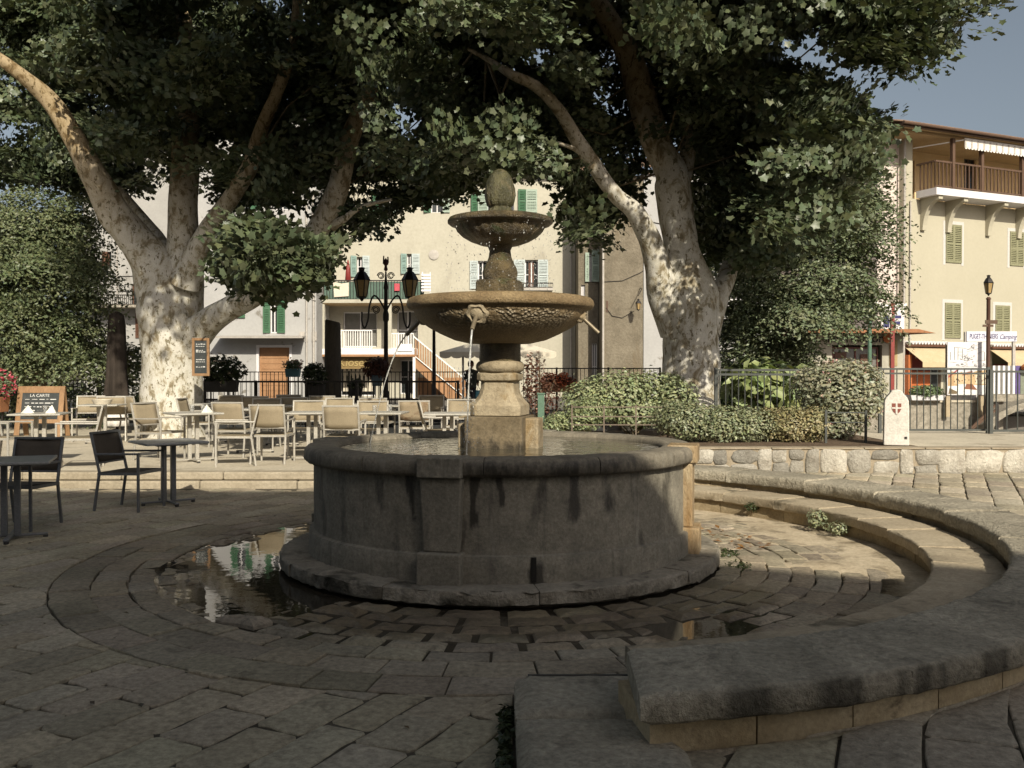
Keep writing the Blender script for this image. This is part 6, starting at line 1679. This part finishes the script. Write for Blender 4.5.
# balcony slab on curved brackets
ys_ = -1.0; x0b = rt(916)-.05
mb = MB(); mb.b2((x0b, ys_, zb_+.02), (W+.3, -.003, zb_+.30)); mb.build('balcony_slab', M['trim_white'], hr)
for px in (921, 946, 986, 1016, 1050, 1085):
    x = rt(px); ring = []
    prof = [(-.003, zb_-1.25), (-.003, zb_+.018), (ys_+.08, zb_+.018), (ys_+.08, zb_-.12)] + [(ys_+.14+(abs(ys_)-.28)*math.sin(math.radians(90*k/9)), zb_-.13-1.12*(1-math.cos(math.radians(90*k/9)))) for k in range(10)]
    mb = MB(); loft(mb, [[(x-.11, y, z) for y, z in prof], [(x+.11, y, z) for y, z in prof]]); mb.build('bracket', M['yellow_wall'], hr)
for px in (933, 961.5, 1001.5, 1032, 1060):
    x = rt(px); MB().b2((x-.07, ys_+.04, zb_+.30), (x+.07, ys_+.18, zt_-.001)).build('balcony_post', M['beam'], hr)
bars(hr, 'balcony_railing', x0b+.03, W, zb_+.38, zb_+1.35, ys_+.1, 62, M['beam'], .02, .07)
mb = MB(); mb.bar((x0b+.03, ys_+.1, zb_+1.35), (x0b+.03, 0, zb_+1.35), .07)
for k in range(5): mb.bar((x0b+.03, ys_+.1+.18*k, zb_+.3), (x0b+.03, ys_+.1+.18*k, zb_+1.35), .04)
mb.build('balcony_railing', M['beam'], hr)
# white scalloped awning under the eave
xa, xb2 = rt(940), rt(1006); n = 22; mb = MB(); w_ = (xb2-xa)/n; za = zt_+.02
for k in range(n):
    a = xa+k*w_; q = [(a, za), (a, za-.34)] + [(a+w_*(1-math.cos(math.pi*j/5))/2, za-.34-.1*math.sin(math.pi*j/5)) for j in range(1, 5)] + [(a+w_, za-.34), (a+w_, za)]
    mb.add([(p[0], -1.12, p[1]) for p in q], [tuple(range(len(q)))])
for k in range(0, n, 2): mb.add([(xa+k*w_, -1.123, za-.05), (xa+(k+.5)*w_, -1.123, za-.05), (xa+(k+.5)*w_, -1.123, za-.38), (xa+k*w_, -1.123, za-.38)], [(0, 1, 2, 3)], 1)
aw = mb.build('awning', [M['cloth_white'], plain('faded_stripe', (.42, .38, .34), .9)], hr); md = aw.modifiers.new('s', 'SOLIDIFY'); md.thickness = .008
MB().bar((x0b-.2, -.02, zb_+2.0), (xa+.05, -1.1, zt_-.05), .04).build('awning_arm', M['white_paint'], hr)
pipe(hr, -.15, .05, zt_); pipe(hr, rt(908.5), .05, zb_-.1, -.06, .03)
# side wall of the same house, left of the corner
mb = MB(); mb.b2((-1.15, .35, 0), (-.001, 8.8, zt_)); mb.build('side_wall', plain('pinkish_plaster', (.58, .50, .45), .9, var=.05), hr)
# shops below
for (p0, p1, t0, b0) in ((903.5, 946.5, 344, 363.5), (988, 1060, 346.5, 364)):
    xa, xb2 = rt(p0), rt(p1); z1 = rz_(t0, (p0+p1)/2); z0 = rz_(b0, (p0+p1)/2)
    mb = MB(); mb.add([(xa, -.03, z1-.12), (xb2, -.03, z1-.12), (xb2, -.95, z0+.05), (xa, -.95, z0+.05), (xa, -.95, z0-.16), (xb2, -.95, z0-.16)], [(0, 3, 2, 1), (3, 4, 5, 2)]); aw = mb.build('shop_awning', M['awning_tan'], hr); md = aw.modifiers.new('s', 'SOLIDIFY'); md.thickness = .012
    MB().b2((xa, -.22, z1-.12), (xb2, -.004, z1-.03)).build('shop_cornice', M['brown_shutter'], hr)
    mb = MB(); x = xa+.04
    while x < xb2-.1: mb.tube([(x+.06, -.24, z1+.02), (x+.06, -.01, z1+.07)], .055, 8); x += .17
    mb.build('cornice_tiles', M['trim_white'], hr)
sf = MB().b2((rt(905.5), .16, 0), (rt(941), .22, rz_(349, 925))).build('shop_front', M['red_paint'], hr)
MB().b2((rt(913), .10, 0), (rt(932), .155, rz_(371, 925))).build('shop_door', plain('orange_door', (.42, .11, .03), .6), sf)
MB().b2((rt(934), .10, .3), (rt(939), .155, rz_(366, 936))).build('pane', M['glass'], sf)
mb = MB(); mb.b2((rt(902.5), -.3, 0), (rt(906), -.006, rz_(355, 904))); mb.build('shop_shutter', plain('orange_door2', (.42, .13, .04), .6), hr)
sf = MB().b2((rt(992), .16, 0), (rt(1035), .22, rz_(351, 1010))).build('shop_front', plain('olive_shopfront', (.16, .16, .11), .7), hr)
MB().b2((rt(994), -.05, rz_(368.5, 1000)), (rt(1012), .0, rz_(364.5, 1000))).build('shop_fascia', M['red_paint'], hr)

# --- tourist office on the far bank, its posts and flags
Yi = 31.5
ti = thing('information_office', 'small cream office with a flat projecting roof and the word Information', 'office', (PX(815, Yi), Yi, .334))
def ix(px): return PX(px, Yi)-PX(815, Yi)
def iz(py): return PZ(py, Yi)-.334
hs = [(ix(832), ix(882), 0, iz(345))]
mb = MB(); wall_holes(mb, ix(796), ix(903), 0, iz(334.5), hs, 0, .35); shell(mb, ix(796), ix(903), 0, iz(334.5), 4); mb.build('wall', M['cream_wall'], ti)
mb = MB(); mb.b2((ix(796), -1.1, iz(334)), (ix(904), 4, iz(330.5))); mb.add([(ix(904), -1.1, iz(334)), (ix(904), -1.1, iz(330.5)), (ix(928), -.6, iz(334)), (ix(904), 2, iz(334)), (ix(904), 2, iz(330.5))], [(0, 2, 1), (3, 4, 2), (1, 2, 4), (0, 3, 2)]); mb.build('roof', M['terracotta'], ti)
text_obj('lettering', 'Information', .40, M['black_ink'], ti, (ix(855.5), -.012, iz(338.6)), (math.radians(90), 0, 0), .006)
w_ = window(ti, ix(834), ix(880), 0, iz(347), M['grey_glass'], plain('red_brown_frame', (.13, .04, .03), .6), .2, 2)
mb = MB(); 
for (a, b, t, bt) in ((836, 848, 352, 358), (862, 874, 354, 364)): MB().b2((ix(a), .15, iz(bt)), (ix(b), .165, iz(t))).build('poster', M['brown_shutter'], w_)
pass
mb = MB().lathe([(0, 0), (.17, 0), (.17, .03), (0, .03)], 20); o = mb.build('round_sign', plain('orange_sign', (.50, .16, .04), .6), ti); o.location = (ix(887.5), -.035, iz(338)); o.rotation_euler = (math.radians(90), 0, 0)
for a, b in ((889, 897), ): MB().b2((ix(a), -.03, iz(366)), (ix(b), -.004, iz(340))).build('side_panel', plain('ochre_panel', (.36, .27, .13), .7), ti)
mb = MB(); mb.b2((ix(884), .25, iz(330)), (ix(907), .33, iz(304))); mb.b2((ix(880), .2, iz(306)), (ix(909), .36, iz(303)))
o = mb.build('roof_board', M['trim_white'], ti); 
mb = MB()
for (a, b, t, bt) in ((886, 892, 312, 327), (895, 904, 315, 318), (896, 903, 321, 324)): mb.b2((ix(a), .24, iz(bt)), (ix(b), .249, iz(t)))
mb.build('board_marks', M['navy'], o)
t = thing('post', 'bright red post beside the information office', 'post', (PX(892, 26.8), 26.8, .334)); 
MB().b2((-.05, -.05, 0), (.05, .05, PZ(305, 26.8)-.334)).build('shaft', M['red_paint'], t); MB().lathe([(.085, 0), (.085, .02), (.0, .08)], 4, a0=math.pi/4).build('cap', M['red_paint'], t).location = (0, 0, PZ(305, 26.8)-.334)
t = thing('flag_pole', 'green pole with a pale furled flag in front of the information office', 'flag pole', (PX(869.5, 26.6), 26.6, .334))
hp = PZ(299, 26.6)-.334
MB().tube([(0, 0, 0), (0, 0, hp)], .055, 10).build('pole', M['green_paint'], t)
vs, fs = [], []
for i in range(9):
    for j in range(4): vs.append((.06+.07*i, .05*math.sin(i*1.1), hp-.02-.07*i*.35-.10*j))
for i in range(8):
    for j in range(3): a = i*4+j; fs.append((a, a+1, a+5, a+4))
o = MB().add(vs, fs).build('flag', M['cloth_white'], t, smooth=True); md = o.modifiers.new('s', 'SOLIDIFY'); md.thickness = .006

# --- embankment wall, boards, stair
we = thing('embankment_wall', 'grey rubble embankment wall across the channel, under the picture boards', 'wall', (PX(895, 26.2), 26.2, -.05))
o = rel(MB().b2((3.0, 25.9, -.05), (13.4, 26.34, .72)).build('masonry', M['bankwall']), we)
rel(MB().b2((3.0, 25.86, .722), (13.4, 26.38, .785)).build('coping', M['terrace']), we)
mb = MB(); 
for k in range(44):
    x = PX(905, 25.95)+.12*k*.6
    mb.b2((x, 26.05, .787), (x+.07, 26.12, .90))
mb.b2((PX(905, 25.95), 26.05, .902), (PX(905, 25.95)+3.3, 26.12, .93)); rel(mb.build('low_balustrade', M['trim_white']), we)
Ybd = 25.7
pbd = thing('picture_board', 'tall display board with a line drawing above and a painted village below', 'display board', (PX(966.5, Ybd), Ybd, .334))
def qx(px): return PX(px, Ybd)-PX(966.5, Ybd)
def qz(py): return PZ(py, Ybd)-.334
MB().b2((qx(947), -.02, qz(395)), (qx(986.5), .02, qz(342))).build('panel', M['trim_white'], pbd)
for px in (949, 982): MB().b2((qx(px)-.06, .021, 0), (qx(px)+.06, .10, qz(345))).build('leg', plain('timber_leg', (.36, .29, .19), .8), pbd)
mb = MB()
def ln(a, b, w=.012): 
    mb.bar((qx(a[0]), -.0225, qz(a[1])), (qx(b[0]), -.0225, qz(b[1])), w, .004)
for a, b in (((954, 347), (954, 360)), ((957.5, 348), (957.5, 360)), ((962, 349), (962, 359)), ((954, 347), (966, 348.5)), ((966, 350), (982, 342.5)), ((966, 350), (974, 348)), ((966, 352), (982, 347)), ((977, 353.5), (984, 351)), ((950, 352), (950, 360)), ((984, 352), (984, 361)), ((947.5, 367), (986, 366.5)), ((949, 362), (956, 362.5)), ((976, 361), (985, 360)), ((957.5, 352), (962, 352)), ((957.5, 355), (962, 355))): ln(a, b)
for i in range(46):
    x, y = random.gauss(966.5, 3.0), random.gauss(358, 2.2); ln((x, y), (x+random.uniform(-1.6, 1.6), y+random.uniform(-.8, .8)), .03)
for i in range(30):
    x, y = random.uniform(955, 984), random.gauss(364.5, 1.1); ln((x, y), (x+random.uniform(-3, 3), y+random.uniform(-.4, .4)), .018)
for i in range(14):
    x, y = random.gauss(972, 1.6), random.gauss(347, 1.2); ln((x, y), (x+random.uniform(-1, 1), y+random.uniform(-.8, .8)), .03)
mb.build('line_drawing', plain('grey_ink', (.12, .13, .12), .8), pbd)
def patch(pts, col, k):
    m = MB().add([(qx(x), -.0215-.0006*k, qz(y)) for x, y in pts], [tuple(range(len(pts)))]); return m.build('painted_patch', plain('board_colour', col, .8), pbd)
patch([(947.5, 369), (986, 369), (986, 394.5), (947.5, 394.5)], (.55, .57, .60), 1)
patch([(947.5, 374), (952, 371), (957, 375), (957, 388), (947.5, 388)], (.45, .30, .16), 2)
patch([(954, 376), (961, 371.5), (968, 376), (968, 384), (954, 384)], (.55, .42, .26), 3)
patch([(966, 375), (976, 371), (986, 370), (986, 385), (966, 385)], (.50, .36, .20), 4)
patch([(975, 375), (986, 373), (986, 384), (975, 384)], (.62, .55, .42), 5)
patch([(947.5, 386), (986, 385), (986, 394.5), (947.5, 394.5)], (.66, .65, .64), 6)
patch([(948, 376), (958, 368.5), (958.8, 369.5), (948, 378)], (.30, .05, .05), 7)
patch([(964, 389), (966, 384), (972, 384), (977, 390)], (.22, .09, .05), 8)
patch([(948, 394), (949, 388), (958, 392), (956, 394)], (.16, .12, .07), 9)
patch([(962, 373), (972, 371), (972, 374), (962, 375.5)], (.33, .12, .05), 10)
mb = MB()
for i in range(12): x, y = random.uniform(968, 985), random.uniform(375, 382); mb.b2((qx(x), -.0285, qz(y+1.4)), (qx(x+.8), -.0275, qz(y)))
for i in range(8): x, y = random.uniform(949, 966), random.uniform(377, 383); mb.b2((qx(x), -.0285, qz(y+1.2)), (qx(x+.8), -.0275, qz(y)))
mb.build('painted_windows', plain('board_brown', (.14, .07, .04), .8), pbd)
sb = thing('name_board', 'long white board with dark blue place name lettering above the picture board', 'sign', (PX(990, 27.2), 27.2, .334))
def nx_(px): return PX(px, 27.2)-PX(990, 27.2)
def nz_(py): return PZ(py, 27.2)-.334
pn = MB().b2((nx_(966), -.03, nz_(341.5)), (nx_(1016), .0, nz_(331.5))).build('panel', plain('lilac_white', (.62, .61, .68), .7, var=.05), sb)
text_obj('lettering', 'PUGET-THENIERS', .20, M['navy'], pn, (nx_(983), -.034, nz_(336.6)), (math.radians(90), 0, 0), .003, 0, 'CENTER', .52)
text_obj('script_lettering', 'Camping', .19, M['navy'], pn, (nx_(1007), -.034, nz_(337)), (math.radians(90), 0, 0), .003, .35, 'CENTER', .72)
for px in (966, 1014): MB().b2((nx_(px)-.04, .001, 0), (nx_(px)+.04, .07, nz_(332))).build('leg', M['pipe'], sb)
# striped stall and stair at the right edge
t = thing('street_stall', 'low stall with striped side panels and an orange top at the right edge', 'stall', (PX(1012, 26.9), 26.9, .78))
mb = MB()
for k in range(9):
    mb.b2((-.55+.07*k, -.02, .0), (-.55+.07*k+.066, .02, .95+.0), k % 2)
mb.build('slatted_side', [M['trim_white'], M['grey_glass']], t); MB().b2((.09, -.02, 0), (.22, .03, .95)).build('purple_strip', plain('purple', (.10, .07, .20), .7), t)
MB().b2((.23, -.02, .0), (1.4, .03, .95)).build('green_panel', plain('grey_green', (.18, .20, .15), .7), t); MB().lathe([(0, .80), (.22, .84), (.24, .92), (.15, 1.0), (0, 1.0)], 16, (.45, -.1)).build('orange_tray', plain('orange_tray', (.5, .18, .05), .7), t)
t = thing('stair_handrail', 'pair of sloping dark handrails by the embankment, left of the tall rail post', 'handrail', (PX(980, 24.6), 24.6, -.05))
mb = MB(); 
for d in (0, .14): mb.bar((-.25, 0, .12-d*.2), (.55, .2, .78-d), .05)
mb.build('rail', M['beam'], t); MB().bar((.55, .2, 0), (.55, .2, .80), .06).build('post', M['iron'], t)
t = thing('bridge_arch', 'dark low bridge arch with a stone rim at the right edge behind the railing', 'bridge', (PX(1015, 25.2), 25.2, -.05))
mb = MB(); xs0 = PX(990, 25.2)-PX(1015, 25.2)
pr = [(xs0, 0)] + [(xs0+2.2*(1-math.cos(math.radians(90*k/8))), .80*math.sin(math.radians(90*k/8))) for k in range(9)] + [(4, .80), (4, .98), (2.0, .98)] + [(xs0-.2+2.4*(1-math.cos(math.radians(90*k/8))), .97*math.sin(math.radians(90*k/8))) for k in range(8, -1, -1)]
loft(mb, [[(x, -.15, z) for x, z in pr], [(x, .55, z) for x, z in pr]]); mb.build('arch_ring', M['bankwall'], t)
MB().b2((xs0+.1, .56, .80), (4, 3.0, .98)).build('deck', M['bankwall'], t)

# --- the buildings on the viewer's side of the square; they shade the foreground
def simple_house(name, label, a, b, h, depth, mat):
    a, b = Vector((*a, 0)), Vector((*b, 0)); d = b-a; L = d.length
    t = thing(name, label, 'house', a, math.atan2(d.y, d.x))
    hs = []
    x = 1.2
    while x < L-2:
        z = .9
        while z < h-2.2: hs.append((x, x+1.0, z, z+1.6)); z += 3.0
        x += 2.8
    mb = MB(); wall_holes(mb, 0, L, -.06, h, hs, 0, .25); shell(mb, 0, L, -.06, h, depth); mb.build('wall', mat, t)
    for q in hs: window(t, *q)
    tile_roof(t, -.4, L+.4, -.6, depth/2, h, h+1.5); return t
# a point with ground shadow (gx, gy) at height z stands at gx + k*z, gy - m*z
kx = math.sin(math.radians(SUN_AZ))/math.tan(math.radians(SUN_EL)); ky = math.cos(math.radians(SUN_AZ))/math.tan(math.radians(SUN_EL))
def roof_pt(g, z): return (g[0]+kx*z, g[1]-ky*z)
# front faces look at the square (+Y), so they run from right to left; the eave (.6 m out) throws the edge of the shadow
def shade_house(label, g0, g1, h, mat, depth=9):
    a, b = roof_pt(g0, h+.1), roof_pt(g1, h+.1)
    d = Vector((b[0]-a[0], b[1]-a[1])); n = Vector((d.y, -d.x)).normalized()   # outward = right of the direction of travel
    a = (a[0]-n.x*.6, a[1]-n.y*.6); b = (b[0]-n.x*.6, b[1]-n.y*.6)
    return simple_house('house', label, a, b, h, depth, mat)
shade_house('ochre house on the near side of the square, off to the right', (7.0, 4.95), (-1.9, 9.55), 9.4, M['yellow_wall'])
shade_house('taller white house on the near side of the square, to the left', (-2.3, 12.45), (-24, 12.5), 11.0, M['white_wall'])

# ------------------------------------------------------------------ sky, sun, camera
w = bpy.data.worlds.new('World'); scene.world = w; w.use_nodes = True
nt = w.node_tree; nt.nodes.clear()
sky = nt.nodes.new('ShaderNodeTexSky'); sky.sky_type = 'NISHITA'; sky.sun_disc = False
sky.sun_elevation = math.radians(SUN_EL)
sky.sun_rotation = math.radians(180-SUN_AZ)
sky.air_density = .85; sky.dust_density = 5.0; sky.ozone_density = .4; sky.altitude = 400
bg = nt.nodes.new('ShaderNodeBackground'); bg.inputs['Strength'].default_value = .07
wo = nt.nodes.new('ShaderNodeOutputWorld')
hs = nt.nodes.new('ShaderNodeHueSaturation'); hs.inputs['Saturation'].default_value = .58; hs.inputs['Hue'].default_value = .485; hs.inputs['Value'].default_value = 1.08
nt.links.new(sky.outputs[0], hs.inputs['Color']); nt.links.new(hs.outputs[0], bg.inputs[0]); nt.links.new(bg.outputs[0], wo.inputs[0])
sl = bpy.data.lights.new('sun', 'SUN'); sl.energy = 4.4; sl.angle = math.radians(.53); sl.color = (1.0, .922, .765)
so = bpy.data.objects.new('sun', sl); COL.objects.link(so)
S = Vector((math.sin(math.radians(SUN_AZ))*math.cos(math.radians(SUN_EL)), -math.cos(math.radians(SUN_AZ))*math.cos(math.radians(SUN_EL)), math.sin(math.radians(SUN_EL))))
so.rotation_euler = S.to_track_quat('Z', 'Y').to_euler()
so.location = (10, -20, 30)
cam = bpy.data.cameras.new('camera'); co = bpy.data.objects.new('camera', cam); COL.objects.link(co)
cam.sensor_width = 36; cam.lens = F*36/1024; cam.clip_start = .05; cam.clip_end = 3000
co.location = (0, 0, CAMZ); co.rotation_euler = (math.radians(90)-math.atan((384-H0)/F), 0, 0)
scene.camera = co
scene.view_settings.view_transform = 'Standard'; scene.view_settings.look = 'None'; scene.view_settings.exposure = 0.38; scene.view_settings.gamma = 1.0
scene.cycles.max_bounces = 6; scene.cycles.diffuse_bounces = 4; scene.cycles.glossy_bounces = 3; scene.cycles.transmission_bounces = 6; scene.cycles.transparent_max_bounces = 8
scene.cycles.use_denoising = True
scene.cycles.sample_clamp_indirect = 6
